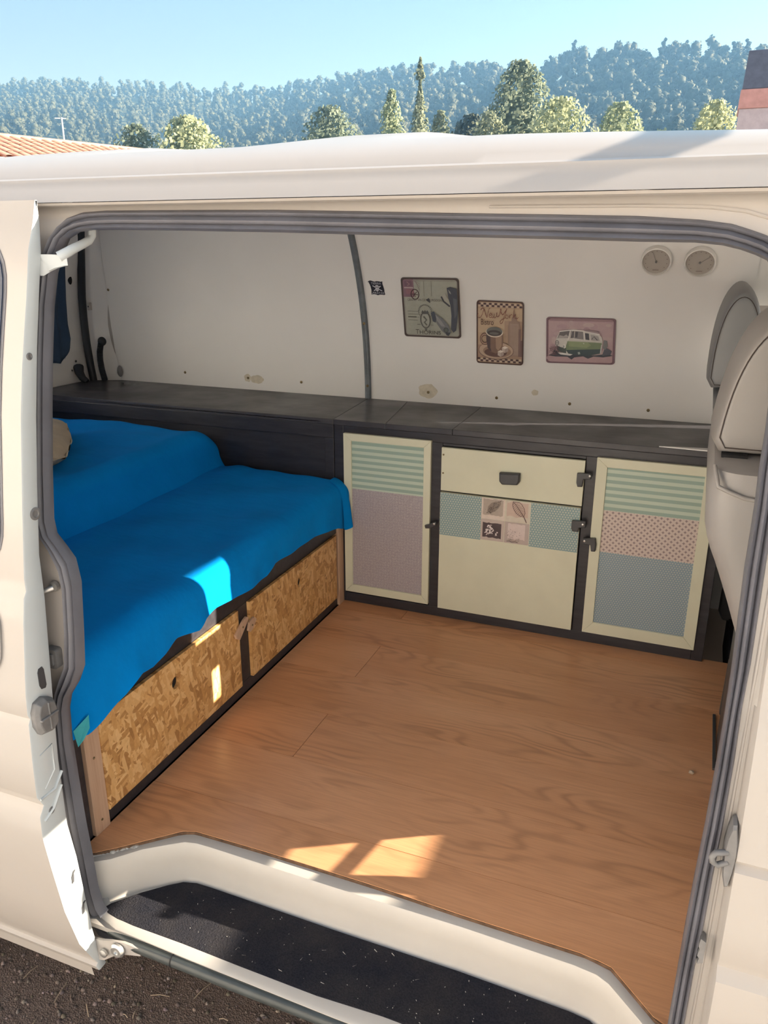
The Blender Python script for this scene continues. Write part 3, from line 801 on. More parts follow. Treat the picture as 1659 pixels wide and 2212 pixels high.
mb.build('floor_edge', simple('dark_chipped_edge', (.12, .065, .035), .8, var=.5, scale=60), FLOOR)
MB().box(1.225, 1.232, -.55, -.30, .0, .006).build('floor_end_strip', M['dark_plastic'], FLOOR)

# far wall: two white boards, grey divider strip, screws
WALL = structure(MB().grid(lambda u, v: (-1.40 + 2.70 * u, fW(.0 + 1.33 * v) + .012, 1.33 * v), 10, 26).build('wall_back', M['paint_in'], smooth=60))
EDGE = [(.60, -1.205), (.679, -1.213), (.769, -1.227), (.886, -1.222), (1.0, -1.204), (1.145, -1.162), (1.247, -1.12), (1.33, -1.08)]
fE = interp(EDGE)
def board(x0f, x1f, name):
    m_ = MB(); n = 24
    def f(u, v, off):
        z = .60 + .73 * v; a, b = x0f(z), x1f(z)
        return (a + (b - a) * u, fW(z) - off, z)
    m_.grid(lambda u, v: f(u, v, .004), 8, n)
    m_.grid(lambda u, v: f(u, v, -.004), 8, n)
    for uu in (0, 1): m_.loft([[f(uu, j / n, .004), f(uu, j / n, -.004)] for j in range(n + 1)], closed=False, caps=False)
    return m_.build(name, M['panel_white'], WALL, smooth=50)
dvx = lambda z: -.068 - .0 * z
board(lambda z: fE(z), lambda z: dvx(z) - .004, 'wall_panel')
board(lambda z: dvx(z) + .004, lambda z: 1.205, 'wall_panel')
mb = MB()
mb.loft([[(dvx(z) - .013, fW(z) - .004, z), (dvx(z) - .010, fW(z) - .011, z), (dvx(z), fW(z) - .0145, z), (dvx(z) + .010, fW(z) - .011, z), (dvx(z) + .013, fW(z) - .004, z)] for z in [.652 + .68 * i / 24 for i in range(25)]], closed=False, caps=False)
mb.build('divider_strip', M['grey_strip'], WALL, smooth=50)
SCREWS = [(-1.186, 1.026), (-.884, .702), (-.586, .697), (-.349, .695), (.17, .690), (.425, .687), (.681, .684), (.939, .681), (-.066, .70), (-.066, .93)]
for x, z in SCREWS:
    off = .004 if abs(x + .066) > .01 else .0145
    MB().lathe((x, fW(z) - off, z), [(.0055, 0), (.005, -.002), (.002, -.003), (.0015, -.001)], 'y', 12).build('screw', M['screw'], WALL, smooth=40)
M['stain'] = simple('yellowish_water_stain', (0.60, 0.54, 0.44), 0.6, var=0.12, scale=60)
for x, z, a, b in ((.168, .694, .036, .026), (-.545, .694, .030, .017), (-.588, .697, .016, .016), (.56, .715, .012, .010)):
    pts = []
    for k in range(26):
        t = 2 * PI * k / 26; q = 1 + .12 * math.sin(5 * t + x * 9) * R.random()
        pts.append((x + a * q * math.cos(t), max(.657, z + b * q * math.sin(t))))
    MB().add([(px, fW(pz) - .0046, pz) for px, pz in pts], [tuple(range(26))]).build('water_stain', M['stain'], WALL)

CEIL = structure(MB().grid(lambda u, v: (-1.40 + 3.5 * u, -1.22 + 1.52 * v, 1.275 + .085 * max(0, math.sin(PI * v)) ** .7), 8, 14).build('ceiling', M['paint_in'], smooth=60))

# rear end: tailgate frame with window, black seal, corner pillar
XT = interp([(.45, -1.36), (.8, -1.36), (.9, -1.345), (1.0, -1.31), (1.07, -1.27), (1.146, -1.225), (1.25, -1.16), (1.36, -1.09)])
SEALP = [(-1.322, .350, .60), (-1.322, .350, .643), (-1.328, .348, .712), (-1.328, .340, .809), (-1.315, .325, .906), (-1.290, .302, 1.0), (-1.225, .249, 1.145), (-1.167, .198, 1.247), (-1.115, .15, 1.33)]
SX, SY = interp([(p[2], p[0]) for p in SEALP]), interp([(p[2], p[1]) for p in SEALP])
zz = [.60 + .74 * i / 26 for i in range(27)]
REAR = structure(MB().loft([[(SX(z) - .01, SY(z) + .012, z), (SX(z) + .020, SY(z) + .022, z), (SX(z) + .026, SY(z) + .010 + .3 * (fW(z) - SY(z)), z), ((SX(z) + fE(z)) / 2 + .004, fW(z) - .012, z), (fE(z) - .004, fW(z) + .006, z)] for z in zz], closed=False, caps=False).build('wall_left', M['paint_in'], smooth=60))
mb = MB(); mb.tube([(SX(z), SY(z), z) for z in zz], .0155, 10)
mb.build('tailgate_seal', M['rubber_dark'], REAR, smooth=60)
# tailgate sheet around its window
zt_ = [.45, .66, .7519] + [.752 + .478 * i / 24 for i in range(25)] + [1.2301, 1.36]
WYE = interp([(.70, .215), (.79, .24), (.84, .25), (.913, .232), (1.005, .204), (1.113, .15), (1.147, .135), (1.23, .09)])
wy = lambda z: WYE(z) if .752 <= z <= 1.23 else -.46
mb = MB()
mb.loft([[(XT(z), wy(z), z), (XT(z) - .012, wy(z) + .006, z), (XT(z), wy(z) + .014, z), (XT(z) - .004, max(SY(z) + .03, wy(z) + .02), z), (SX(z) - .02, SY(z) + .05, z)] for z in zt_], closed=False, caps=False)
mb.loft([[(XT(z), -.925 - wy(z), z), (XT(z), -1.30, z)] for z in zt_], closed=False, caps=False)
mb.box(-1.38, -1.37, -1.31, .38, -.2, .47)
mb.build('tailgate', M['paint_in'], REAR, smooth=40)
mb = MB(); mb.loft([[(XT(z) - .014, -1.19, z), (XT(z) - .014, .268, z), (XT(z) - .018, .268, z), (XT(z) - .018, -1.19, z)] for z in [.69 + .55 * i / 8 for i in range(9)]])
mb.build('rear_window', M['glass_rear'], REAR)
mb = MB(); mb.blob((XT(1.068) + .001, .224, 1.068), (.006, .010, .019), 2)
mb.build('tailgate_hole', M['black_hole'], REAR, smooth=60)
for y, z, r_ in ((.300, .735, .005), (.272, .70, .004)):
    mb = MB(); mb.blob((XT(z), y, z), (.003, r_, r_), 2); mb.build('tailgate_rivet', M['dark_plastic'], REAR, smooth=60)
mb = MB(); mb.box(-1.272, -1.262, .306, .322, .945, .975); mb.build('pillar_tab', M['paint'], REAR, bevel=.001)
mb = MB(); mb.lathe((-1.266, .305, .960), [(.003, 0), (.003, -.002), (.001, -.003)], 'y', 10); mb.build('pillar_screw', M['dark_plastic'], REAR)
# dark blue curtain drawn to the side of the rear window
CE = interp([(.73, .245), (.79, .252), (.836, .257), (.913, .237), (1.005, .209), (1.113, .155), (1.147, .14), (1.25, .09)])
def curtain(u, v):
    zb = .742 + .05 * max(0, (u - .80) / .20) ** 2 + .02 * max(0, (.62 - u)) + .004 * math.sin(20 * u)
    z = zb + (1.25 - zb) * v
    y1 = CE(z); y = y1 - .30 * (1 - u)
    return (XT(z) + .014 + .007 * math.sin(34 * u), y, z)
mb = MB(); mb.grid(curtain, 40, 24)
o = mb.build('curtain', simple('dark_blue_curtain_cloth', (.035, .07, .13), .8, var=.15, scale=12), None, smooth=70, origin=(-1.3, .1, .74))
tag(o, 'dark blue curtain drawn aside at the rear window, behind the door post', 'curtain'); o.modifiers.new('thick', 'SOLIDIFY').thickness = .003
# hose, foam stub and grommet on the worktop's left end
hose = thing('corrugated_hose', 'black corrugated hose rising from the shelf to a round grommet on the corner pillar', 'hose', (-1.27, .33, .652))
path = [(-1.264, .352, .806), (-1.268, .345, .775), (-1.270, .344, .74), (-1.268, .345, .70), (-1.262, .350, .653)]
pp = []
for i in range(61):
    t = i / 60 * 4; k = min(3, int(t)); q = t - k
    pp.append(tuple(path[k][j] + (path[k + 1][j] - path[k][j]) * q for j in range(3)))
mb = MB(); mb.tube(pp, [.0135 if i % 2 else .0115 for i in range(61)], 10); mb.build('hose_sleeve', M['rubber_dark'], hose, smooth=30)
mb = MB(); mb.blob((-1.262, .358, .815), (.019, .015, .019), 3); mb.build('grommet', M['rubber_dark'], hose, smooth=60)
mb = MB(); mb.blob((-1.207, .385, .690), (.011, .011, .024), 3)
tag(mb.build('rubber_plug', M['grey_plastic'], None, smooth=60), 'small grey rubber plug sticking up at the back corner of the shelf', 'plug')
mb = MB(); mb.tube([(-1.350, .300, .712), (-1.335, .285, .69), (-1.315, .278, .670), (-1.295, .280, .655)], [.021, .018, .015, .012], 10)
tag(mb.build('cable_gland', M['rubber_dark'], None, smooth=60), 'black rubber cable boot low beside the tailgate at the shelf end', 'cable')

# ---------------------------------------------------------------- long shelf behind the bed (left) and kitchen unit
ZT = .652
shelf = thing('long_shelf', 'dark painted wooden shelf unit running along the wall behind the bed', 'shelf', (-.65, .2, 0))
mb = MB()
mb.prism([(-1.34, .0), (-.0285, .0), (-.066, .392), (-1.21, .392), (-1.30, .345), (-1.34, .30), (-1.34, 0)], ZT - .018, ZT, 'z')
mb.build('shelf_top', M['top'], shelf, bevel=.002)
MB().box(-1.30, -.0285, .001, .02, .588, ZT - .0182).build('top_rail', M['black'], shelf, bevel=.0015)
MB().box(-1.30, -.0285, .006, .02, .05, .10).build('bottom_rail', M['black'], shelf)
MB().box(-.062, -.0285, .001, .02, .10, .5878).build('stile', M['black'], shelf, bevel=.0015)
MB().box(-1.30, -.0622, .012, .02, .10, .5878).build('front_panel', M['black'], shelf)
MB().box(-1.30, -.0285, .021, .392, .02, .05).build('base_board', M['black'], shelf)
MB().box(-1.0, -.08, .0, .0005, .640, .6425).build('edge_wear', simple('worn_paint_edge', (.16, .15, .15), .5, var=.9, scale=90), shelf)

kit = thing('kitchen_unit', 'black painted kitchen cabinet with pale green doors along the back wall', 'cabinet', (.6, .2, 0))
def bx(name, m, x0, x1, y0, y1, z0, z1, bev=.0015, par=kit): return MB().box(x0, x1, y0, y1, z0, z1).build(name, M[m], par, bevel=bev)
bx('stile', 'black', -.026, .008, 0, .02, 0, .634); bx('stile', 'black', .3165, .3535, 0, .02, .034, .606)
bx('stile', 'black', .8005, .8345, 0, .02, .034, .606); bx('stile', 'black', 1.160, 1.194, 0, .02, 0, .634)
bx('top_rail', 'black', .0082, 1.1598, 0, .02, .606, .634); bx('bottom_rail', 'black', .0082, 1.1598, 0, .02, 0, .034)
bx('drawer_top_filler', 'black', .3537, .8003, .0, .02, .5965, .6058)
bx('drawer_rail', 'black', .3537, .8003, .004, .02, .43, .47)
bx('side_panel', 'black', 1.176, 1.194, .0202, .392, 0, .634); bx('side_panel', 'black', -.026, -.010, .0202, .392, 0, .634)
bx('back_panel', 'black', -.0098, 1.1758, .372, .392, 0, .634); bx('base_panel', 'black', -.0098, 1.1758, .0202, .3718, .0, .03)
top = thing('worktop', 'charcoal kitchen worktop of three boards above the pale green doors', 'worktop', (.58, .2, ZT))
for a0, a1, b0, b1 in ((-.0278, -.0650, .158, .092), (.1592, .0932, .3835, .373), (.3847, .3742, 1.196, 1.196)):
    MB().prism([(a0, -.001), (b0, -.001), (b1, .393), (a1, .393)], ZT - .0178, ZT, 'z').build('worktop_board', M['top'], top, bevel=.0015)

def framed_door(x0, x1, z0, z1, sides, bands):
    """a door frame proud of the cabinet, with paper bands on its sunk panel"""
    a, b, c, d = sides
    y0, y1 = -.014, -.0005
    d_ = MB()
    d_.prism([(x0, z0), (x0 + a, z0 + c), (x0 + a, z1 - d), (x0, z1)], y0, y1)
    d_.prism([(x1, z0), (x1, z1), (x1 - b, z1 - d), (x1 - b, z0 + c)], y0, y1)
    d_.prism([(x0, z1), (x0 + a, z1 - d), (x1 - b, z1 - d), (x1, z1)], y0, y1)
    d_.prism([(x0, z0), (x1, z0), (x1 - b, z0 + c), (x0 + a, z0 + c)], y0, y1)
    o = d_.build('door', M['cream'], kit, bevel=.0012)
    for za, zb, m, nm in bands:
        MB().box(x0 + a - .002, x1 - b + .002, -.0085, -.002, za, zb).build(nm, M[m], o)
    return o
framed_door(.0135, .319, .044, .612, (.028, .024, .029, .024), [(.4225, .592, 'stripes', 'striped_paper'), (.068, .4224, 'lilac', 'lilac_paper')])
d2 = framed_door(.833, 1.1655, .040, .609, (.0315, .033, .038, .0275), [(.4485, .586, 'stripes', 'striped_paper'), (.3155, .4484, 'cross', 'cross_paper'), (.074, .3154, 'dots_blue', 'dotted_paper')])
dr = MB().box(.3545, .800, -.014, -.0005, .4535, .595).build('drawer', M['cream'], kit, bevel=.0012)
# drawer cup handle
mb = MB()
hp = [(.5455, .536), (.6105, .539), (.611, .512), (.604, .5015), (.556, .498), (.547, .508)]
mb.loft([[(x, -.014, z) for x, z in hp], [(x, -.026, z) for x, z in hp], [(.578 + (x - .578) * .93, -.034, .519 + (z - .519) * .86) for x, z in hp]])
mb.build('cup_handle', M['dark_plastic'], dr, bevel=.0025, smooth=40)
for z in (.572, .512):
    MB().lathe((.3615, -.014, z), [(.003, 0), (.003, -.0012), (.001, -.0016)], 'y', 10).build('drawer_screw', M['screw'], dr)
fl = MB().box(.3535, .7985, -.014, -.0005, .0385, .4475).build('flap_door', M['cream'], kit, bevel=.0012)
for a, b in ((.3545, .4915), (.648, .7975)):
    MB().box(a, b, -.0146, -.0138, .303, .4465).build('dotted_paper', M['dots_teal'], fl)

# four printed picture tiles in the middle of the flap
def pic(mbx, u0, v0, su, sv):
    return lambda u, v: (u0 + su * u, v0 + sv * v)
class Art:
    """flat print: coloured outlines, each layer a hair in front of the last; place(u, v, h) gives the point"""
    def __init__(s, place, step=.00025): s.m = MB(); s.place = place; s.k = 0; s.step = step
    def poly(s, pts, col, srgb=True):
        s.k += 1; h = s.k * s.step
        s.m.add([s.place(u, v, h) for u, v in pts], [tuple(range(len(pts)))], lin([.86 * q + 28 for q in col])); return s
    def rect(s, u0, v0, u1, v1, col): return s.poly([(u0, v0), (u1, v0), (u1, v1), (u0, v1)], col)
    def ell(s, u, v, a, b, col, n=22, rot=0):
        return s.poly([(u + a * math.cos(t) * math.cos(rot) - b * math.sin(t) * math.sin(rot), v + a * math.cos(t) * math.sin(rot) + b * math.sin(t) * math.cos(rot)) for t in [2 * PI * k / n for k in range(n)]], col)
    def line(s, pts, w, col):
        s.k += 1; h = s.k * s.step
        L = []
        n = len(pts)
        for i, (u, v) in enumerate(pts):
            a = pts[max(0, i - 1)]; b = pts[min(n - 1, i + 1)]
            du, dv = b[0] - a[0], b[1] - a[1]; q = math.hypot(du, dv) or 1
            ww = w[i] if isinstance(w, (list, tuple)) else w
            L.append((s.place(u - dv / q * ww, v + du / q * ww, h), s.place(u + dv / q * ww, v - du / q * ww, h)))
        vs = [p for q in L for p in q]
        s.m.add(vs, [(2 * i, 2 * i + 1, 2 * i + 3, 2 * i + 2) for i in range(n - 1)], lin(col)); return s
    def ring(s, u, v, a, b, w, col, n=26):
        return s.line([(u + a * math.cos(t), v + b * math.sin(t)) for t in [2 * PI * k / n for k in range(n + 1)]], w, col)
    def text(s, txt, u0, v0, u1, v1, col):
        """lettering fitted to the box u0..u1, v0 (top) .. v1 (bottom)"""
        cu = bpy.data.curves.new('lettering', 'FONT'); cu.body = txt
        o = bpy.data.objects.new('lettering', cu); COL.objects.link(o)
        me = bpy.data.meshes.new_from_object(o.evaluated_get(bpy.context.evaluated_depsgraph_get()))
        X = [v.co.x for v in me.vertices]; Y = [v.co.y for v in me.vertices]
        x0, x1, y0, y1 = min(X), max(X), min(Y), max(Y)
        s.k += 1; h = s.k * s.step
        s.m.add([s.place(u0 + (v.co.x - x0) / (x1 - x0) * (u1 - u0), v1 + (v.co.y - y0) / (y1 - y0) * (v0 - v1), h) for v in me.vertices], [tuple(p.vertices) for p in me.polygons], lin(col))
        bpy.data.objects.remove(o); bpy.data.curves.remove(cu); bpy.data.meshes.remove(me)
        return s
def flap_place(x0, x1, z0, z1, y):
    return lambda u, v, h: (x0 + (x1 - x0) * u, y - h, z1 - (z1 - z0) * v)
tl = ((.492, .5675, .3775, .446), (.569, .6465, .3775, .446), (.492, .5675, .3055, .3765), (.569, .6465, .3055, .3765))
rr = random.Random(3)
for k, (a, b, c, d) in enumerate(tl):
    A = Art(flap_place(a, b, c, d, -.0148))
    def wob(u0, v0, u1, v1, amp, n=9):
        o = []
        for i in range(n): o.append((u0 + (u1 - u0) * i / n, v0 + amp * rr.uniform(-1, 1)))
        for i in range(3): o.append((u1, v0 + (v1 - v0) * i / 3))
        for i in range(n): o.append((u1 - (u1 - u0) * i / n, v1 + amp * rr.uniform(-1, 1)))
        for i in range(3): o.append((u0, v1 - (v1 - v0) * i / 3))
        return o
    if k == 0:
        A.rect(0, 0, 1, 1, (226, 208, 194)); A.poly(wob(.07, .04, .92, .80, .03), (176, 160, 146))
        A.poly([(.25, .62), (.28, .40), (.40, .22), (.58, .12), (.80, .10), (.82, .22), (.72, .44), (.58, .60), (.40, .70)], (140, 124, 112))
        for i in range(46):
            t = rr.random(); u = .30 + .48 * t + rr.uniform(-.1, .1); v = .60 - .44 * t + rr.uniform(-.14, .14)
            A.ell(u, v, rr.uniform(.012, .045), rr.uniform(.008, .02), (92, 80, 74), 7, -.8)
    elif k == 1:
        A.rect(0, 0, 1, 1, (214, 202, 184)); A.poly(wob(.06, .06, .92, .76, .05), (206, 178, 162))
        lf = [(.30, .03), (.28, .20), (.33, .38), (.44, .56), (.60, .68), (.76, .70), (.80, .52), (.76, .32), (.66, .14), (.56, .04)]
        A.line(lf + [lf[0]], .012, (110, 86, 84)); A.line([(.30, .03), (.45, .22), (.62, .48), (.76, .70), (.84, .88), (.88, .98)], [.012, .012, .014, .018, .022, .014], (110, 86, 84))
        for i in range(9):
            t = .08 + i * .095; u, v = .30 + .46 * t, .03 + .67 * t
            A.line([(u, v), (u - .02 - .10 * math.sin(PI * t), v + .06 + .14 * math.sin(PI * t))], .007, (124, 100, 96))
            A.line([(u, v), (u + .03 + .17 * math.sin(PI * t), v - .02 - .03 * math.sin(PI * t))], .007, (124, 100, 96))
    elif k == 2:
        A.rect(0, 0, 1, 1, (196, 178, 168)); A.poly(wob(.08, .16, .88, .86, .035), (62, 46, 50))
        for i in range(40):
            t = rr.random() * 2 * PI; q = rr.uniform(.05, .32)
            A.ell(.47 + q * math.cos(t), .52 + q * .9 * math.sin(t), rr.uniform(.015, .06), rr.uniform(.01, .04), (236, 222, 220), 8, rr.random() * 3)
    else:
        A.rect(0, 0, 1, 1, (186, 168, 160)); A.poly(wob(.13, .08, .84, .80, .035), (218, 198, 192))
        for i in range(44):
            A.ell(rr.uniform(.14, .68), .30 + .58 * math.sqrt(rr.random()), rr.uniform(.008, .026), rr.uniform(.006, .018), rr.choice([(120, 106, 102), (96, 84, 82), (148, 132, 128)]), 7, rr.random() * 3)
        A.line([(.14, .86), (.24, .84), (.34, .88), (.50, .85), (.60, .87)], .014, (92, 78, 76))
    A.m.build('picture_tile', M['print'], fl)

# turn latches screwed to the stiles
def latch(shape, sx, sz, lab=None):
    m_ = MB(); m_.loft([[(x, -.015, z) for x, z in shape], [(x, -.024, z) for x, z in shape], [(shape[0][0] * .06 + x * .94, -.026, shape[0][1] * .06 + z * .94) for x, z in shape]])
    o = m_.build('turn_latch', M['dark_plastic'], kit, bevel=.0012)
    MB().lathe((sx, -.025, sz), [(.0036, 0), (.0034, -.002), (.0014, -.0028)], 'y', 12).build('latch_screw', M['steel'], o, smooth=40)
latch([(.780, .558), (.820, .561), (.8225, .544), (.800, .541), (.798, .517), (.784, .516), (.780, .528)], .8175, .553)
latch([(.776, .408), (.818, .411), (.8185, .390), (.800, .388), (.797, .374), (.780, .374), (.776, .382)], .809, .400)
latch([(.8135, .356), (.8500, .361), (.854, .340), (.8525, .318), (.841, .317), (.8375, .337), (.815, .339)], .8185, .3485)
latch([(.306, .331), (.3185, .335), (.342, .349), (.346, .342), (.344, .334), (.322, .322), (.309, .3205)], .338, .3405)

# thin white wedge standing in for a sun patch on the worktop
mb = MB(); mb.prism([(1.000, .004), (1.115, -.0005), (1.140, .0), (1.140, .030)], ZT, ZT + .003, 'z')
tag(mb.build('sun_patch_wedge', simple('sun_patch_white', (.85, .84, .82), .4, var=.02), None), 'white wedge standing in for a sun patch on the front right edge of the worktop', 'strip')

# ---------------------------------------------------------------- bed
bed = thing('bed_base', 'bed base with black rails, pine posts and strand-board fronts', 'bed', (-.4, -.65, 0))
def bb(name, m, x0, x1, y0, y1, z0, z1, bev=.0015): return MB().box(x0, x1, y0, y1, z0, z1).build(name, M[m], bed, bevel=bev)
bb('post', 'pine', -.02, .004, -.045, -.003, 0, .300); bb('post', 'pine', -.02, .004, -1.283, -1.239, 0, .290)
bb('front_rail', 'black', -.03, -.004, -1.2388, -.0452, .268, .335); bb('front_rail', 'black', -.03, -.004, -1.2388, -.0452, 0, .036)
bb('divider', 'black', -.03, -.004, -.70, -.625, .0362, .2678)
bb('end_panel', 'black', -1.28, -.0202, -1.283, -1.262, 0, .31)
bb('end_board', 'black', -.06, -.004, -1.336, -1.2845, 0, .30)
bb('back_panel', 'black', -1.28, -.0202, -.024, -.004, 0, .31)
bb('bed_board', 'timber', -1.28, -.031, -1.2618, -.0242, .312, .328)
def osb(y0, y1, hy):
    z0, z1 = .0375, .268
    n = 20; r_ = .014; hz = .207
    hole = [(hy + r_ * math.cos(2 * PI * k / n), hz + r_ * 1.15 * math.sin(2 * PI * k / n)) for k in range(n)]
    outr = []
    for k in range(n):
        a = 2 * PI * k / n; cx, cz = math.cos(a), math.sin(a)
        t = min(((y1 - hy) / cx if cx > 0 else (y0 - hy) / cx) if abs(cx) > 1e-6 else 9, ((z1 - hz) / cz if cz > 0 else (z0 - hz) / cz) if abs(cz) > 1e-6 else 9)
        outr.append((hy + t * cx, hz + t * cz))
    # add the four corners by snapping the closest rim point
    for cy, cz in ((y0, z0), (y1, z0), (y0, z1), (y1, z1)):
        a = math.atan2(cz - hz, cy - hy)
        k = min(range(n), key=lambda q: abs(math.atan2(math.sin(2 * PI * q / n - a), math.cos(2 * PI * q / n - a))))
        outr[k] = (cy, cz)
    m_ = MB()
    f = lambda pts, x: [(x, y, z) for y, z in pts]
    m_.loft([f(hole, .006), f(outr, .006), f(outr, -.0035), f(hole, -.0035)], caps=False, ring=True)
    o = m_.build('front_board', M['osb'], bed)
    MB().lathe((-.0045, hy, hz), [(r_ * .99, .0), (r_ * .99, .002), (.001, .002)], 'x', 16).build('finger_hole', M['black_hole'], o)
    return o
ob1 = osb(-1.2385, -.6915, -.978); ob2 = osb(-.6325, -.068, -.336)
# two strand-board turn buttons between the fronts
for pts, par in (([(-.716, .196), (-.700, .186), (-.657, .222), (-.652, .232), (-.661, .238), (-.676, .234), (-.720, .208)], ob1), ([(-.655, .192), (-.646, .184), (-.632, .188), (-.610, .208), (-.622, .220), (-.648, .214)], ob2)):
    m_ = MB(); m_.prism(pts, .0062, .0135, 'x'); o = m_.build('turn_button', M['pine'], bed, bevel=.001)
    cy = sum(p[0] for p in pts) / len(pts); cz = sum(p[1] for p in pts) / len(pts)
    MB().lathe((.0135, cy, cz), [(.003, 0), (.0025, .0015), (.001, .002)], 'x', 10).build('button_screw', M['screw'], o)
for y, z in ((-1.262, .185), (-1.262, .03)):
    MB().lathe((.004, y, z), [(.003, 0), (.0025, .0012), (.001, .0016)], 'x', 10).build('post_screw', M['screw'], bed)

# lower cushion under its blue sheet: one sheet surface, top, rounded edge, uneven hem
HEM = interp([(-1.338, .286), (-1.30, .276), (-1.246, .288), (-1.189, .295), (-1.137, .314), (-1.095, .306), (-1.041, .313), (-.992, .325), (-.921, .314), (-.888, .330), (-.829, .331), (-.766, .324), (-.667, .322), (-.59, .322), (-.537, .338), (-.406, .329), (-.312, .331), (-.127, .313), (-.045, .292), (0, .292)])
def wr(x, y, s=1.0):
    return .004 * math.sin(9 * y + 5 * x + 1.3 * math.sin(7 * x)) * s + .003 * math.sin(23 * y - 11 * x) * s + .002 * math.sin(41 * x + 17 * y) * s
def sheet(u, v):
    y = -1.335 + 1.331 * v
    zt = .447 + .010 * math.exp(-((y + .05) / .25) ** 2) - .012 * sm(-1.15, -1.34, y) * 0
    endr = max(0, (y + .035) / .035) ** 2 * .02 + max(0, (-1.28 - y) / .06) ** 2 * .02
    if u < .62:
        x = -.56 + (.54) * (u / .62)
        return (x, y, zt - endr + wr(x, y) * sm(-.50, -.36, x) + .012 * math.exp(-((x + .37) / .05) ** 2) * math.exp(-((y + .02) / .08) ** 2))
    t = (u - .62) / .38
    if t < .35:
        a = t / .35 * PI / 2
        return (-.02 + .052 * math.sin(a), y, zt - .052 * (1 - math.cos(a)) - endr * math.cos(a) + wr(0, y) * (1 - t))
    q = (t - .35) / .65
    z0 = zt - .052; z1 = HEM(y) + .013 * sm(-1.27, -1.15, y) * (1 - sm(-.2, -.06, y))
    wave = .006 * q * math.sin(19 * y + 2 * math.sin(7 * y)) + .002 * q * math.sin(53 * y)
    return (.032 + .008 * q + wave, y, z0 + (z1 - z0) * q)
mb = MB(); mb.grid(sheet, 54, 200)
def sheet_end(u, v):                                             # short turned-down end by the door
    p = sheet(u, 0.0); zb = min(p[2], .30)
    return (p[0] - .004 * v, p[1] - .008 * math.sin(PI * v) + .006 * math.sin(30 * p[0]) * v, p[2] + (zb - p[2]) * v - .012 * math.sin(PI * u) * v)
mb.grid(sheet_end, 54, 6)
lower = mb.build('seat_cushion', M['cloth'], None, smooth=60, origin=(-.25, -.66, .33))
tag(lower, 'wide lower bed cushion under a bright blue sheet hanging over the strand-board front', 'cushion')
# hanging corner by the kitchen unit
mb = MB()
cor = [[(-.02, -.008, .455), (.012, -.012, .445), (.030, -.020, .41), (.040, -.022, .36), (.046, -.020, .31), (.048, -.022, .298)],
       [(-.02, -.020, .457), (.022, -.026, .445), (.040, -.032, .41), (.050, -.036, .36), (.056, -.040, .31), (.060, -.040, .296)],
       [(-.02, -.040, .458), (.020, -.050, .447), (.036, -.052, .41), (.046, -.056, .36), (.046, -.058, .31), (.044, -.060, .292)],
       [(-.02, -.065, .457), (.018, -.072, .446), (.034, -.074, .41), (.040, -.078, .36), (.042, -.080, .31), (.042, -.082, .297)]]
mb.loft(cor, closed=False, caps=False)
o = mb.build('hanging_corner', M['cloth'], lower, smooth=70); s2 = o.modifiers.new('sub', 'SUBSURF'); s2.levels = 2; s2.render_levels = 2
mb = MB()
mb.add([(.036, -1.337, .305), (.044, -1.300, .322), (.052, -1.310, .300), (.046, -1.322, .280), (.040, -1.334, .268)], [(0, 1, 2, 3, 4)])
mb.build('sheet_lining', M['lining'], lower)

# raised cushion
def raised(u, v):
    y = -1.335 + 1.325 * v
    zt = .590 + .012 * math.sin(PI * min(1, max(0, (-.45 - 0) / 1))) * 0 - .018 * sm(-.25, -1.2, y) * 0
    e = max(0, (y + .10) / .10); end = .05 * e ** 2.2
    zt -= end
    if u < .5:
        x = -1.30 + .77 * (u / .5)
        return (x, y, zt + .010 * math.sin(PI * u / .5) * (1 - .5 * v) + wr(x, y, .7) - .004)
    t = (u - .5) / .5
    if t < .45:
        a = t / .45 * PI / 2; r_ = .055
        return (-.53 + r_ * math.sin(a), y, zt - r_ * (1 - math.cos(a)) + wr(-.5, y, .5) * (1 - t))
    q = (t - .45) / .55
    return (-.475 + .028 * q ** 1.5 + .004 * math.sin(17 * y) * q, y, (zt - .055) + (.440 - zt + .055) * q)
mb = MB(); mb.grid(raised, 48, 120)
mb.grid(lambda u, v: (lambda p: (p[0], -.010 + .004 * math.sin(PI * v), p[2] + (.44 - p[2]) * v))(raised(u, 1.0)), 48, 6)
tag(mb.build('raised_cushion', M['cloth'], None, smooth=60, origin=(-.9, -.66, .44)), 'higher blue-covered cushion at the rear of the bed beside the tailgate', 'cushion')
# beige pillow at the left edge
mb = MB()
def pil(u, v):
    a, b = (u - .5) * 2, (v - .5) * 2
    th = .048 * max(0, (1 - abs(a) ** 3)) ** .5 * max(0, (1 - abs(b) ** 3)) ** .5
    X = Vector((-1.02, -.52, .625)) + Vector((.27, -.22, 0)) * 0
    cx, cy = a * .26, b * .17
    k = 1 - .10 * abs(a * b)
    ang = math.radians(-48)
    return (-.835 + k * (cx * math.cos(ang) - cy * math.sin(ang)), -.575 + k * (cx * math.sin(ang) + cy * math.cos(ang)), .624 + th + .006 * math.sin(9 * a + 4 * b))
mb.grid(pil, 26, 20)
mb.grid(lambda u, v: (lambda p: (p[0], p[1], 2 * .622 - p[2] + .004))(pil(u, v)), 26, 20)
tag(mb.build('pillow', M['pillow'], None, smooth=60, origin=(-.93, -.66, .6)), 'beige cloth pillow lying on the raised blue cushion by the door post', 'pillow')

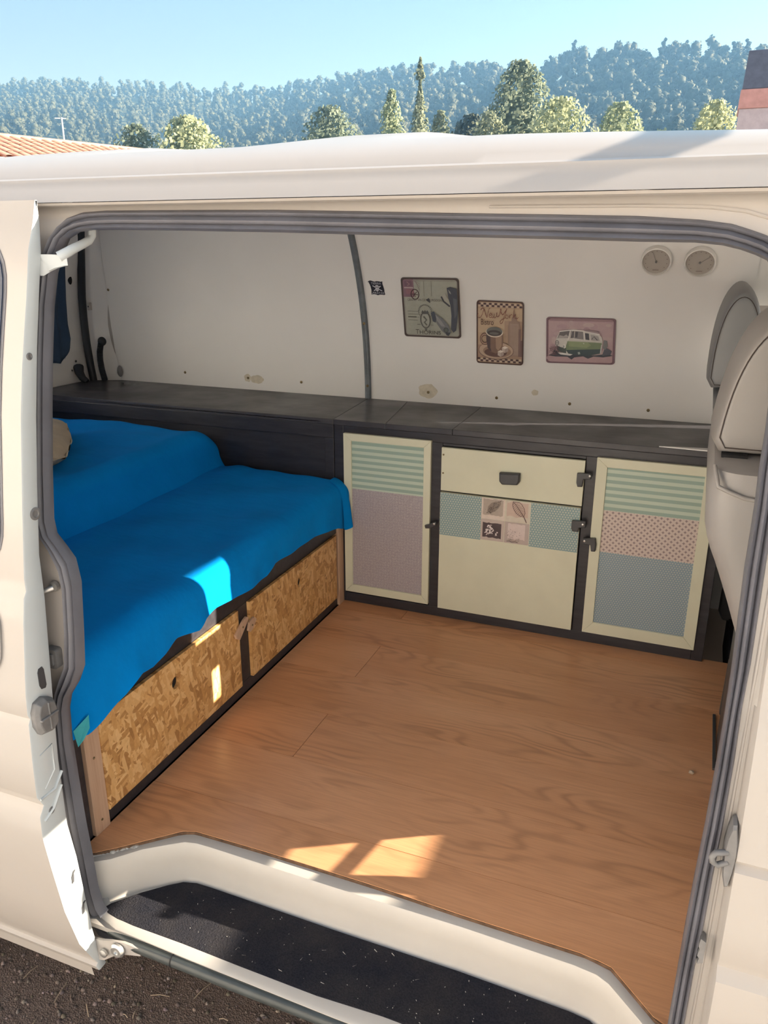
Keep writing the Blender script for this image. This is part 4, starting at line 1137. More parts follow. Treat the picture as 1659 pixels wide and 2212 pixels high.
# ---------------------------------------------------------------- pictures and dials on the wall
def on_wall(x, z, off): return (x, fW(z) - .004 - off, z)
def wall_place(TL, TR, BR, BL, off):
    def f(u, v, h):
        x = (TL[0] * (1 - u) + TR[0] * u) * (1 - v) + (BL[0] * (1 - u) + BR[0] * u) * v
        z = (TL[1] * (1 - u) + TR[1] * u) * (1 - v) + (BL[1] * (1 - u) + BR[1] * u) * v
        zt, zb = (TL[1] + TR[1]) / 2, (BL[1] + BR[1]) / 2
        y = fW(zt) + (fW(zb) - fW(zt)) * v - .004
        return (x, y - off - h, z)
    return f
def tin_sign(name, label, quad, rim, rad, asp):
    t = thing(name, label, 'sign', tuple(wall_place(*quad, 0)(.5, 1, 0)))
    pl = wall_place(*quad, .004)
    pts = rrect(0, 1, 0, 1, rad)
    ru = rad
    inner = [(.5 + (u - .5) * .955, .5 + (v - .5) * (.955 if asp >= 1 else .97)) for u, v in pts]
    m_ = MB(); m_.cur = lin(rim)
    m_.loft([[pl(u, v, -.003) for u, v in pts], [pl(u, v, .0025) for u, v in pts], [pl(u, v, .0025) for u, v in inner], [pl(u, v, .0008) for u, v in [(.5 + (a - .5) * .985, .5 + (b - .5) * .985) for a, b in inner]]])
    m_.build('tin_plate', M['print'], t)
    return t, Art(wall_place(*quad, .0049), .00012)

t, A = tin_sign('wine_label_sign', 'square grey-green tin sign of a wine label reading THORINS', ((.09, 1.0945), (.297, 1.0945), (.2955, .8905), (.0865, .8905)), (92, 80, 78), .05, 1)
A.rect(.025, .025, .975, .975, (150, 148, 138)); A.rect(.05, .06, .95, .95, (164, 165, 152))
A.rect(.03, .03, .22, .32, (128, 96, 108)); A.rect(.06, .05, .19, .14, (112, 82, 96)); A.rect(.05, .16, .21, .175, (190, 172, 168)); A.rect(.08, .19, .22, .27, (142, 98, 106))
A.line([(.10, .07), (.15, .11), (.11, .13)], .008, (160, 130, 134))
A.ring(.235, .275, .068, .082, .008, (84, 66, 70)); A.line([(.18, .27), (.29, .28)], .006, (90, 70, 74)); A.line([(.20, .31), (.27, .23)], .006, (90, 70, 74)); A.line([(.24, .32), (.22, .24)], .005, (90, 70, 74))
for i in range(4): A.line([(.20 + .02 * i, .04), (.33, .10 + .05 * i)], .003, (150, 138, 136))
for u in (.40, .53): A.line([(u, .05), (u - .005, .30)], .004, (136, 134, 126))
A.text('GRAND VIN DE BOURGOGNE', .10, .345, .72, .385, (112, 108, 104))
A.poly([(.42, .36), (.48, .33), (.50, .40), (.485, .41)], (70, 72, 76))
for i, w in enumerate((.20, .24, .20, .17)): A.rect(.09, .555 + .05 * i, .09 + w, .562 + .05 * i, (112, 110, 102))
A.rect(.09, .645, .24, .665, (98, 96, 90))
A.ring(.40, .56, .12, .12, .004, (128, 128, 120))
for i in range(14):
    a = PI + PI * i / 13; A.ell(.40 + .11 * math.cos(a), .58 + .13 * math.sin(a), .010, .008, (96, 96, 92), 6)
A.ell(.40, .70, .085, .14, (120, 121, 114)); A.ell(.40, .70, .07, .118, (160, 161, 150)); A.ring(.40, .70, .085, .14, .006, (82, 82, 80))
A.poly([(.335, .57), (.36, .535), (.38, .56), (.40, .53), (.42, .56), (.44, .535), (.465, .57), (.45, .60), (.35, .60)], (84, 84, 82))
A.line([(.37, .64), (.42, .70), (.38, .74), (.42, .79)], .014, (104, 104, 98)); A.poly([(.37, .85), (.40, .89), (.43, .85)], (90, 90, 86))
A.rect(.25, .775, .31, .785, (100, 98, 92)); A.rect(.49, .780, .54, .788, (120, 118, 112))
A.text('T', .215, .865, .275, .945, (88, 84, 82)); A.text('HORINS', .285, .882, .66, .945, (88, 84, 82))
A.poly([(.52, .55), (.60, .60), (.70, .66), (.80, .78), (.84, .90), (.78, .96), (.68, .88), (.60, .76), (.56, .68)], (112, 114, 118))
A.poly([(.50, .57), (.56, .55), (.60, .64), (.58, .74), (.53, .72)], (66, 72, 84)); A.poly([(.58, .60), (.66, .68), (.74, .80), (.68, .80), (.60, .70)], (142, 142, 144))
A.poly([(.80, .16), (.86, .14), (.97, .17), (.975, .50), (.955, .72), (.93, .86), (.88, .90), (.84, .84), (.86, .62), (.85, .44), (.82, .32)], (62, 66, 78))
A.poly([(.90, .32), (.96, .34), (.95, .60), (.91, .66)], (88, 92, 102))
A.poly([(.70, .32), (.76, .24), (.83, .36), (.85, .46), (.78, .40)], (170, 168, 156)); A.line([(.70, .30), (.74, .38), (.84, .46)], .014, (78, 80, 86))
A.poly([(.82, .18), (.86, .22), (.87, .26), (.84, .24)], (150, 150, 146))
A.ell(.755, .86, .045, .045, (70, 74, 76)); A.ell(.755, .86, .03, .03, (92, 96, 92)); A.poly([(.74, .90), (.83, .90), (.80, .96), (.76, .95)], (52, 56, 66))
A.m.build('printed_label', M['print'], t)

t, A = tin_sign('bistro_sign', 'upright brown tin sign with coffee cup reading New York Bistro', ((.355, 1.0245), (.516, 1.0215), (.5155, .8075), (.351, .8085)), (88, 66, 62), .055, .75)
A.rect(.02, .015, .98, .985, (186, 156, 128)); A.rect(.02, .12, .98, .5, (196, 168, 138)); A.rect(.60, .3, .98, .89, (176, 144, 120)); A.rect(.02, .70, .98, .90, (168, 134, 112))
for vv in (.035, .905):
    A.rect(.03, vv, .97, vv + .062, (206, 180, 156))
    for i in range(16):
        for j in range(2):
            if (i + j) % 2 == 0: A.rect(.03 + i * .05875, vv + j * .031, .03 + (i + 1) * .05875, vv + (j + 1) * .031, (72, 48, 50))
A.poly([(.80, .10), (.815, .18), (.83, .19), (.84, .23), (.86, .24), (.87, .30), (.92, .31), (.93, .38), (.95, .40), (.95, .86), (.68, .86), (.68, .40), (.70, .31), (.75, .30), (.76, .24), (.785, .23), (.79, .18)], (150, 122, 108))
A.rect(.72, .34, .90, .84, (164, 138, 122)); A.rect(.90, .42, .95, .86, (120, 92, 86)); A.rect(.94, .60, .98, .86, (108, 80, 76))
for i in range(5): A.rect(.735 + .033 * i, .36, .740 + .033 * i, .84, (142, 116, 104))
A.ell(.43, .78, .38, .145, (124, 96, 86), 36); A.ell(.43, .775, .365, .135, (188, 158, 134), 36); A.ell(.45, .79, .30, .10, (150, 118, 100), 30); A.ell(.42, .81, .24, .07, (92, 64, 58), 30)
A.ring(.19, .60, .085, .075, .022, (96, 70, 64)); A.ring(.19, .60, .085, .075, .010, (176, 146, 128))
A.poly([(.22, .49), (.57, .49), (.585, .60), (.57, .72), (.52, .80), (.42, .825), (.32, .80), (.25, .72), (.225, .60)], (122, 92, 78))
A.poly([(.22, .49), (.31, .52), (.31, .74), (.34, .805), (.25, .74), (.22, .60)], (74, 58, 60)); A.poly([(.42, .56), (.55, .54), (.55, .70), (.48, .78), (.43, .74)], (162, 130, 108))
A.ell(.395, .485, .185, .082, (226, 208, 190), 34); A.ell(.395, .475, .17, .072, (98, 98, 94), 34); A.ell(.395, .500, .150, .048, (62, 54, 54), 30); A.ell(.39, .505, .10, .02, (96, 92, 90), 24)
for cx, cy in ((.62, .755), (.53, .82)):
    A.poly([(cx - .06, cy - .03), (cx, cy - .055), (cx + .07, cy - .035), (cx + .07, cy + .025), (cx + .005, cy + .055), (cx - .06, cy + .03)], (196, 176, 164))
    A.poly([(cx - .06, cy - .03), (cx, cy - .055), (cx + .07, cy - .035), (cx + .005, cy - .01)], (234, 220, 208)); A.poly([(cx + .005, cy - .01), (cx + .07, cy - .035), (cx + .07, cy + .025), (cx + .005, cy + .055)], (172, 150, 140))
SC = (132, 88, 78)
def cursive(pts, w=.0045):
    w *= .6 if w > .0045 else 1
    q = []
    for i in range(len(pts) - 1):
        p0, p1, p2, p3 = pts[max(0, i - 1)], pts[i], pts[i + 1], pts[min(len(pts) - 1, i + 2)]
        for k in range(6):
            s_ = k / 6
            q.append(tuple(.5 * ((2 * p1[j]) + (-p0[j] + p2[j]) * s_ + (2 * p0[j] - 5 * p1[j] + 4 * p2[j] - p3[j]) * s_ ** 2 + (-p0[j] + 3 * p1[j] - 3 * p2[j] + p3[j]) * s_ ** 3) for j in range(2)))
    q.append(pts[-1])
    A.line(q, [w * (.6 + .7 * abs(math.sin(i * .55))) for i in range(len(q))], SC)
cursive([(.05, .20), (.03, .24), (.06, .27), (.11, .25), (.15, .18), (.17, .13)]); cursive([(.10, .15), (.13, .12), (.17, .13), (.20, .19), (.235, .265)], .012); cursive([(.235, .265), (.255, .20), (.275, .13), (.31, .115)])
cursive([(.285, .225), (.33, .215), (.325, .19), (.295, .20), (.285, .24), (.305, .262), (.345, .245)]); cursive([(.35, .195), (.345, .25), (.365, .26), (.39, .22), (.395, .195), (.39, .25), (.41, .26), (.44, .22), (.435, .19)])
cursive([(.45, .17), (.44, .22), (.47, .24), (.51, .20), (.52, .13), (.535, .12), (.535, .17), (.57, .205), (.62, .16), (.66, .11)], .011); cursive([(.66, .11), (.61, .22), (.575, .31), (.54, .345), (.515, .32), (.55, .285), (.63, .25)], .009)
cursive([(.67, .205), (.64, .21), (.635, .245), (.66, .262), (.69, .24), (.67, .205)]); cursive([(.71, .20), (.72, .255), (.725, .22), (.755, .195), (.77, .205)]); cursive([(.81, .12), (.80, .18), (.79, .26)]); cursive([(.795, .225), (.84, .19), (.835, .215), (.80, .228), (.83, .25), (.87, .255), (.905, .235)])
A.text('Bistro', .11, .285, .38, .375, (92, 62, 54))
A.m.build('printed_picture', M['print'], t)

t, A = tin_sign('camper_sign', 'wide mauve tin sign with a painted green and white vintage camper van', ((.5905, .9755), (.8135, .9765), (.8185, .8265), (.5945, .8215)), (124, 96, 106), .05, 1.5)
A.rect(.02, .025, .98, .975, (172, 138, 144)); A.rect(.04, .09, .96, .93, (180, 150, 154))
for i in range(26): A.ell(rr.uniform(.08, .92), rr.uniform(.12, .9), rr.uniform(.03, .10), rr.uniform(.03, .09), rr.choice([(174, 142, 148), (184, 156, 158), (166, 134, 142), (190, 164, 164)]), 14)
A.rect(.03, .05, .97, .065, (144, 110, 120)); A.poly([(.03, .80), (.30, .84), (.97, .82), (.97, .95), (.03, .95)], (178, 144, 148))
A.poly([(.03, .83), (.10, .78), (.12, .70), (.20, .76), (.45, .80), (.72, .80), (.90, .76), (.97, .80), (.84, .84), (.70, .83), (.62, .88), (.55, .83), (.42, .86), (.38, .91), (.32, .85), (.14, .85)], (46, 50, 62))
A.poly([(.86, .62), (.96, .70), (.94, .78), (.82, .80)], (70, 72, 84)); A.poly([(.84, .46), (.89, .48), (.90, .60), (.86, .68), (.83, .64)], (110, 110, 112))
A.poly([(.14, .52), (.16, .42), (.20, .32), (.24, .28), (.40, .255), (.56, .275), (.76, .33), (.81, .40), (.825, .50), (.82, .62), (.80, .74), (.60, .82), (.28, .78), (.15, .70)], (206, 200, 194))
A.poly([(.32, .50), (.81, .52), (.82, .60), (.80, .74), (.60, .82), (.34, .79), (.28, .68)], (108, 124, 92)); A.poly([(.33, .50), (.60, .51), (.66, .58), (.60, .64), (.34, .62)], (132, 146, 106)); A.poly([(.30, .70), (.80, .66), (.79, .76), (.60, .82), (.34, .79)], (46, 62, 68))
A.poly([(.155, .60), (.22, .64), (.30, .66), (.30, .78), (.17, .72)], (60, 70, 70))
A.poly([(.17, .45), (.205, .31), (.375, .275), (.345, .43)], (92, 86, 88)); A.poly([(.175, .45), (.20, .38), (.26, .40), (.30, .36), (.34, .42)], (168, 160, 158))
A.poly([(.38, .29), (.415, .285), (.41, .43), (.36, .44)], (84, 80, 84)); A.poly([(.425, .285), (.54, .295), (.55, .46), (.415, .44)], (120, 114, 116)); A.poly([(.43, .30), (.47, .30), (.46, .42), (.43, .42)], (64, 62, 68))
A.poly([(.57, .32), (.625, .33), (.635, .47), (.58, .46)], (58, 58, 66)); A.poly([(.65, .35), (.76, .38), (.785, .48), (.66, .475)], (160, 154, 152)); A.line([(.67, .45), (.70, .39), (.75, .47)], .008, (96, 92, 96))
A.line([(.36, .27), (.33, .47), (.31, .49)], .008, (224, 218, 212)); A.line([(.555, .29), (.57, .48)], .008, (220, 214, 208)); A.line([(.20, .30), (.40, .258), (.58, .28), (.78, .345)], .010, (226, 220, 216))
A.poly([(.55, .275), (.60, .25), (.70, .27), (.77, .29), (.77, .33)], (150, 128, 132))
A.ring(.165, .545, .022, .05, .005, (120, 114, 116)); A.line([(.155, .53), (.165, .565), (.175, .53)], .004, (130, 124, 124)); A.ell(.275, .62, .022, .045, (226, 222, 214)); A.ell(.265, .625, .012, .03, (150, 150, 148))
A.poly([(.17, .755), (.28, .765), (.40, .79), (.36, .82), (.22, .80)], (214, 210, 208)); A.line([(.815, .56), (.80, .74)], .008, (196, 192, 190)); A.poly([(.47, .74), (.50, .73), (.51, .78), (.48, .79)], (150, 160, 158)); A.ell(.555, .545, .010, .012, (190, 196, 180))
A.line([(.30, .50), (.82, .52)], .005, (196, 196, 180))
for i in range(24): A.line([(rr.uniform(.05, .2), rr.uniform(.60, .82)), (rr.uniform(.05, .2), rr.uniform(.60, .82))], .003, (128, 100, 110))
A.m.build('printed_picture', M['print'], t)

# pirate sticker
st_ = thing('pirate_sticker', 'small black flag sticker with white skull and crossbones beside the divider strip', 'sticker', (-.007, fW(1.03) - .006, 1.034))
A = Art(wall_place((-.037, 1.082), (.022, 1.082), (.022, 1.033), (-.037, 1.033), .0006), .00012)
fo = [(.0, .10), (.09, .02), (.20, .0), (.34, .05), (.44, .08), (.56, .04), (.70, .05), (.84, .08), (.94, .04), (.93, .22), (.97, .42), (1.0, .60), (1.0, .80), (1.03, .96), (.96, 1.0), (.80, .98), (.66, .99), (.56, 1.03), (.44, .98), (.30, .96), (.14, 1.0), (.15, .85), (.17, .66), (.15, .46), (.10, .24)]
A.poly(fo, (16, 16, 30))
A.text('TIERRA', .20, .13, .84, .27, (196, 196, 206)); A.text('PIRATAS', .24, .80, .96, .93, (202, 202, 210))
W_ = (208, 208, 216)
A.line([(.28, .36), (.56, .54), (.86, .72)], [.035, .022, .03], W_); A.line([(.80, .38), (.56, .54), (.34, .72)], [.035, .022, .03], W_)
A.ell(.56, .46, .135, .145, W_); A.poly([(.45, .52), (.67, .52), (.64, .70), (.58, .76), (.53, .76), (.47, .70)], W_)
A.ell(.50, .46, .045, .035, (26, 26, 38)); A.ell(.62, .46, .045, .035, (26, 26, 38)); A.poly([(.56, .52), (.58, .57), (.54, .57)], (30, 30, 40)); A.line([(.48, .62), (.56, .655), (.64, .62)], .008, (40, 40, 50))
A.poly([(.03, .13), (.10, .12), (.07, .18)], W_); A.poly([(.19, .90), (.25, .93), (.19, .97)], W_)
A.m.build('printed_flag', M['print'], st_)

# two round dials
M['dial_face'] = simple('grey_dial_face', (.40, .365, .33), .35, var=.03)
M['dial_rim'] = simple('white_dial_rim', (.74, .71, .68), .4, var=.03)
def dial(x, z, label, ang):
    y = fW(z) - .004; r_ = .0445
    dy = (fW(z + .03) - fW(z - .03)) / .06; q_ = math.hypot(1, dy); ty, tz = dy / q_, 1 / q_
    def T(u, n, v): return (x + u, y + n * tz + v * ty, z - n * ty + v * tz)      # n < 0 comes off the wall
    t_ = thing('round_dial', label, 'gauge', T(0, 0, 0))
    def part(name, prof, m, n=48, sm_=40):
        m_ = MB(); m_.lathe((0, 0, 0), prof, 'y', n); m_.v = [T(*p) for p in m_.v]; return m_.build(name, M[m], t_, smooth=sm_)
    part('dial_rim', [(r_ * .96, .002), (r_, -.004), (r_, -.020), (r_ * .97, -.024), (r_ * .91, -.025), (r_ * .88, -.022), (r_ * .87, -.014), (r_ * .5, -.0135)], 'dial_rim')
    part('dial_face', [(r_ * .869, -.0142), (r_ * .868, -.0148), (.001, -.0148)], 'dial_face', 40)
    Ad = Art(lambda u, v, h: T(u * r_, -.0149 - h, v * r_), .0001)
    for k in range(11):
        a = math.radians(-130 + 26 * k); Ad.ell(.70 * math.sin(a), .70 * math.cos(a), .028, .034, (112, 98, 94), 8)
    for k in range(51):
        a = math.radians(-130 + 5.2 * k); Ad.line([(.80 * math.sin(a), .80 * math.cos(a)), (.84 * math.sin(a), .84 * math.cos(a))], .006, (126, 112, 106))
    Ad.rect(-.2, -.60, .2, -.55, (128, 114, 108))
    Ad.m.build('dial_print', M['print'], t_)
    a = math.radians(ang); m_ = MB()
    m_.box(-.0004, .0004, -.0212, -.0204, -.004, .034)
    m_.v = [(vx * math.cos(a) + vz * math.sin(a), vy, -vx * math.sin(a) + vz * math.cos(a)) for vx, vy, vz in m_.v]
    m_.lathe((0, -.018, 0), [(.003, 0), (.003, -.004), (.001, -.005)], 'y', 14)
    m_.v = [T(*p) for p in m_.v]
    m_.build('needle', M['grey_plastic'], t_)
dial(.922, 1.161, 'round white wall dial on the left, its needle pointing nearly straight up', -20)
dial(1.045, 1.159, 'round white wall dial on the right, its needle pointing to the upper right', 55)

# ---------------------------------------------------------------- front seats
M['vinyl_dark'] = simple('dark_seam_thread', (.06, .045, .04), .7)
def seat(name, label, y0, y1, prof, depth, matn, h0, h1, head, hx, lower_to, seam):
    """y0..y1 width; prof: (z, x of the back face); head: side outline of the headrest as (x, z)"""
    t_ = thing(name, label, 'seat', (1.45, (y0 + y1) / 2, -.1))
    yc, w = (y0 + y1) / 2, (y1 - y0) / 2
    fx = interp(prof)
    def rr_section(z, xb, ww, dd, n=5):
        r_ = min(.045, dd * .45, ww * .8); o = []
        for cx, cy, a0 in ((dd - r_, ww - r_, 0), (r_, ww - r_, 90), (r_, -ww + r_, 180), (dd - r_, -ww + r_, 270)):
            for k in range(n + 1):
                a = math.radians(a0 + 90 * k / n)
                o.append((xb + cx + r_ * math.cos(a), yc + cy + r_ * math.sin(a), z))
        return o
    ztop = prof[-1][0]
    secs = []
    for i in range(25):
        q = min(1, i / 23); z = lower_to + (ztop - lower_to) * q if i < 24 else ztop + .006
        secs.append(rr_section(z, fx(min(z, ztop)) + (0 if i < 23 else .006 if i == 23 else .02), w * (1 if i < 22 else .985 if i == 22 else .96 if i == 23 else .9), depth * (1 if i < 24 else .75)))
    m_ = MB(); m_.loft(secs); o = m_.build('backrest', M[matn], t_, smooth=50)
    # headrest: the side outline carried across, its edges rounded
    hy, hw = (h0 + h1) / 2, (h1 - h0) / 2; cx, cz = hx
    secs = []
    for k in range(17):
        a = -PI / 2 + PI * k / 16; yy = hy + hw * math.copysign(abs(math.sin(a)) ** .55, a); sc = max(.35, .80 + .20 * math.cos(a) ** .7) if abs(math.cos(a)) > 1e-6 else .74
        secs.append([(cx + (x - cx) * sc, yy, cz + (z - cz) * sc) for x, z in head])
    m_ = MB(); m_.loft(secs); h = m_.build('headrest', M[matn], t_, smooth=60)
    if seam:
        m2 = MB(); m2.tube([(cx + (x - cx) * .835, h0 + .0004, cz + (z - cz) * .835) for x, z in head], .0011, 6, ring=True); m2.build('headrest_seam', M['vinyl_dark'], h, smooth=60)
        m2 = MB(); m2.tube([(fx(.91) + .006, y0 + .03, .868), (fx(.87) + .012, y0 + .006, .85), (fx(.86) + .014, y0 + .001, .842), (fx(.85) + .03, y0 - .0015, .836), (1.17, y0 - .0015, .828), (1.24, y0 - .0015, .822)], .0035, 8); m2.build('piping', M[matn], o, smooth=60)
        m2 = MB(); m2.box(1.132, 1.172, h0 - .003, h0 + .02, .8675, .8725); m2.build('headrest_gap', M['black_hole'], o)
    else:
        m2 = MB(); m2.tube([(cx + (x - cx) * .835, h0 + .0004, cz + (z - cz) * .835) for x, z in head], .0010, 6, ring=True); m2.build('headrest_seam', M['vinyl_dark'], h, smooth=60)
    m_ = MB(); m_.loft([[(x, y0 + .09, za), (x, y1 - .02, za), (x, y1 - .02, zb), (x, y0 + .09, zb)] for x, za, zb in ((1.30, .34, .43), (1.75, .49, .56))]); m_.build('seat_pad', M[matn], t_, bevel=.025)
    m_ = MB(); m_.box(1.36, 1.68, -.70 if seam else y0 + .05, y1 - .05, -.10, .335); m_.build('seat_base', M['dark_plastic'], t_, bevel=.004)
    if seam:
        m_ = MB(); m_.prism([(-.945, .345), (-.933, .293), (-.843, .189), (-.843, -.10), (-.56, -.10), (-.56, .345)], 1.235, 1.25, 'x'); m_.build('sun_patch_plate', M['dark_plastic'], t_)  # unseen plate, cut to outline the sun patch on the floor
        m_ = MB(); m_.tube([(1.235, -1.03, .2365), (1.235, -.83, .222)], .0075, 8); m_.build('sun_split_bar', M['dark_plastic'], t_, smooth=60)  # unseen bar, added to split the floor sun patch in two
    for y in (y0 + .04, y1 - .055):
        m_ = MB(); m_.prism([(1.235, .05), (1.25, .02), (1.34, .02), (1.36, .10), (1.30, .24), (1.262, .24), (1.238, .20)], y, y + .03, 'y')
        m_.build('hinge_cover', M['dark_plastic'], t_, bevel=.006)
    return t_
PROF = [(.16, 1.315), (.30, 1.272), (.467, 1.228), (.56, 1.198), (.641, 1.168), (.70, 1.144), (.735, 1.128), (.77, 1.119), (.80, 1.1165), (.862, 1.1165)]
def dome(xb, xf, z0, z1, lean=0):
    """side outline of a headrest, flat below and domed on top"""
    o = []
    for k in range(29):
        a = PI * k / 28; u = math.cos(a); v = math.sin(a) ** .8
        x = (xb + xf) / 2 - (xf - xb) / 2 * u; z = z0 + .02 + (z1 - z0 - .02) * v
        o.append((x + lean * v, z))
    return [(xb + .012, z0)] + o + [(xf - .012, z0)]
seat('front_seat', 'nearer grey-beige vinyl front seat seen from the side at the right door post', -1.045, -.545, PROF, .16, 'vinyl', -.95, -.66, dome(1.113, 1.255, .868, 1.105, .022), (1.19, .96), .335, True)
seat('front_seat', 'farther grey front seat by the back wall, mostly behind the nearer one', -.415, .335, [(.16, 1.30), (.25, 1.26), (.4, 1.225), (.6, 1.206), (.66, 1.203), (.69, 1.16), (.84, 1.115)], .16, 'vinyl_grey', -.16, .31, dome(1.100, 1.225, .846, 1.106, .0), (1.165, .95), .16, False)

# ---------------------------------------------------------------- step mat, litter
ST = [(.070, -1.335), (.110, -1.288), (.150, -1.250), (.176, -1.230), (.205, -1.222), (.24, -1.221), (.54, -1.224), (.795, -1.223), (1.0, -1.229), (1.038, -1.234), (1.058, -1.246), (1.078, -1.266), (1.10, -1.290), (1.12, -1.32), (1.125, -1.36)]
outl = ST + [(1.10, -1.372), (.9, -1.366), (.74, -1.362), (.565, -1.371), (.40, -1.369), (.27, -1.366), (.15, -1.3665), (.11, -1.364), (.08, -1.358), (.064, -1.348)]
mb = MB(); mb.prism(outl, -.114, -.1055, 'z')
tag(mb.build('step_mat', M['carpet'], None, origin=(.6, -1.3, -.114), bevel=.002), 'black carpet mat littered with pale specks in the entry step', 'mat')
mb = MB()
for i in range(110):
    x = rr.uniform(.15, 1.1); y = rr.uniform(-1.355, -1.235); a = rr.random() * PI; L_ = rr.choice([.0006, .0008, .001, .001, .0015, .004]); w_ = rr.choice([.0003, .0005])
    c, s = math.cos(a), math.sin(a)
    mb.add([(x + c * L_ - s * w_, y + s * L_ + c * w_, -.1045), (x - c * L_ - s * w_, y - s * L_ + c * w_, -.1045), (x - c * L_ + s * w_, y - s * L_ - c * w_, -.1045), (x + c * L_ + s * w_, y + s * L_ - c * w_, -.1035)], [(0, 1, 2, 3)])
o = mb.build('lint', simple('pale_lint', (.55, .52, .47), .9), None, kind='stuff'); tag(o, 'pale lint and grit specks scattered over the black step mat', 'litter')
mb = MB(); mb.blob((1.178, -.585, .005), (.006, .005, .005), 2, .2)
tag(mb.build('crumb', simple('pale_crumb', (.5, .4, .3), .8), None), 'single pale crumb lying on the floor near the right door post', 'crumb')

# ---------------------------------------------------------------- outside ground
G = -.55
structure(MB().box(-3.2, 3.6, -2.0, 2.2, G - .1, G).build('ground', M['gravel']))
mb = MB()
mb.add([(-60, -60, G - .01), (60, -60, G - .01), (60, 200, G - .01), (-260, 200, G - .01), (-260, -60, G - .01)], [(0, 1, 2, 3, 4)])
structure(mb.build('ground_yard', M['yard']))
mb = MB()
for i in range(7500):
    x = rr.uniform(-1.0, 1.1); y = rr.uniform(-1.75, -.95); s = .0016 + .0055 * rr.random() ** 4
    v = rr.uniform(.08, .22) if rr.random() < .8 else rr.uniform(.22, .42); col = (v, v * rr.uniform(.70, .86), v * rr.uniform(.60, .80))
    hgt = s * rr.uniform(.5, .9); el = rr.uniform(.65, 1); a0 = rr.random() * 6.28; c_, s_ = math.cos(a0), math.sin(a0)
    V_ = []
    for f_, h_ in ((1, 0), (.82, .62)):
        for k in range(6):
            a = 2 * PI * k / 6; u_, v_ = s * f_ * math.cos(a), s * f_ * el * math.sin(a)
            V_.append((x + u_ * c_ - v_ * s_, y + u_ * s_ + v_ * c_, G + hgt * h_))
    V_.append((x, y, G + hgt))
    mb.add(V_, [(k, (k + 1) % 6, 6 + (k + 1) % 6, 6 + k) for k in range(6)] + [(6 + k, 6 + (k + 1) % 6, 12) for k in range(6)], col)
o = mb.build('pebbles', M['pebble'], None, kind='stuff', smooth=180); tag(o, 'loose brown and pale pebbles on the ground below the van door', 'gravel')
mb = MB()
for i in range(60):
    x = rr.uniform(-.8, .6); y = rr.uniform(-1.6, -1.0); a = rr.random() * PI; L_ = rr.uniform(.008, .03)
    mb.tube([(x - L_ * math.cos(a), y - L_ * math.sin(a), G + .004), (x, y, G + .008), (x + L_ * math.cos(a), y + L_ * math.sin(a), G + .004)], .0011, 4)
o = mb.build('straw', simple('dry_straw', (.40, .31, .22), .8), None, kind='stuff'); tag(o, 'dry straw and grass bits strewn over the gravel', 'straw')

# ---------------------------------------------------------------- houses around the yard
# tiled house on the left beyond the van: ridge running away from us
house = thing('tiled_house', 'low house with an orange tiled roof beyond the rear of the van', 'house', (-13.2, 11.7, 0))
house.rotation_euler = (0, 0, math.atan2(.957, .29))
ORG[house.name] = (0, 0, 0)
mb = MB(); mb.box(-5.0, 7.0, -1.75, 4.5, G, 2.70); mb.build('house_wall', M['plaster'], house)
mb = MB()
mb.loft([[(x, -2.05, 2.72), (x, 0, 3.32), (x, 5, 2.0), (x, 5, 1.9), (x, 0, 3.2), (x, -2.05, 2.6)] for x in (-5.3, 7.3)])
mb.build('roof_deck', M['terracotta'], house)
mb = MB(); mb.tube([(-5.3, -2.12, 2.68), (7.3, -2.12, 2.68)], .07, 8); mb.build('gutter', M['plaster'], house, smooth=60)
mb = MB(); mb.tube([(-5.3, 0, 3.34), (7.3, 0, 3.34)], .085, 8); mb.build('ridge_cap', M['terracotta'], house, smooth=60)
tile = MB()
tile.loft([[(-.115 * math.cos(PI * k / 6), 0, .055 * math.sin(PI * k / 6)) for k in range(7)], [(-.095 * math.cos(PI * k / 6), .50, .045 * math.sin(PI * k / 6)) for k in range(7)]], closed=False, caps=False)
tobj = None
slope = math.atan2(.60, 2.05)
for i in range(50):
    for j in range(5):
        d = .0 + j * .42
        o = tile.build('roof_tile', M['terracotta'], house, smooth=60) if tobj is None else tobj.copy()
        if tobj is None: tobj = o
        else: COL.objects.link(o); o.parent = house
        o.location = (-4.8 + i * .24, -2.10 + d * math.cos(slope), 2.735 + d * math.sin(slope) + .012); o.rotation_euler = (slope, 0, R.uniform(-.02, .02))

# chimney of the house beyond the front of the van
ch = thing('chimney', 'tall chimney with dark top and red band above the front end of the van roof', 'chimney', (1.45, 8, G))
def taper(z0, z1, w0, w1, m, nm, bev=.01):
    cx, cy = 1.44, 8.0; m_ = MB()
    m_.loft([[(cx + a * w0, cy + b * w0, z0) for a, b in ((-1, -1), (1, -1), (1, 1), (-1, 1))], [(cx + a * w1, cy + b * w1, z1) for a, b in ((-1, -1), (1, -1), (1, 1), (-1, 1))]])
    return m_.build(nm, M[m], ch, bevel=bev)
taper(G, 2.57, .32, .30, 'stone', 'chimney_base'); taper(2.57, 2.755, .315, .305, 'brickband', 'brick_band'); taper(2.755, 3.12, .295, .275, 'slate', 'chimney_top')
tag(MB().box(1.9, 9.0, 7.2, 14, G, 2.15).build('annex', M['plaster'], None, origin=(5, 10, G)), 'plastered annex wall right of the chimney, beyond the picture edge', 'building')

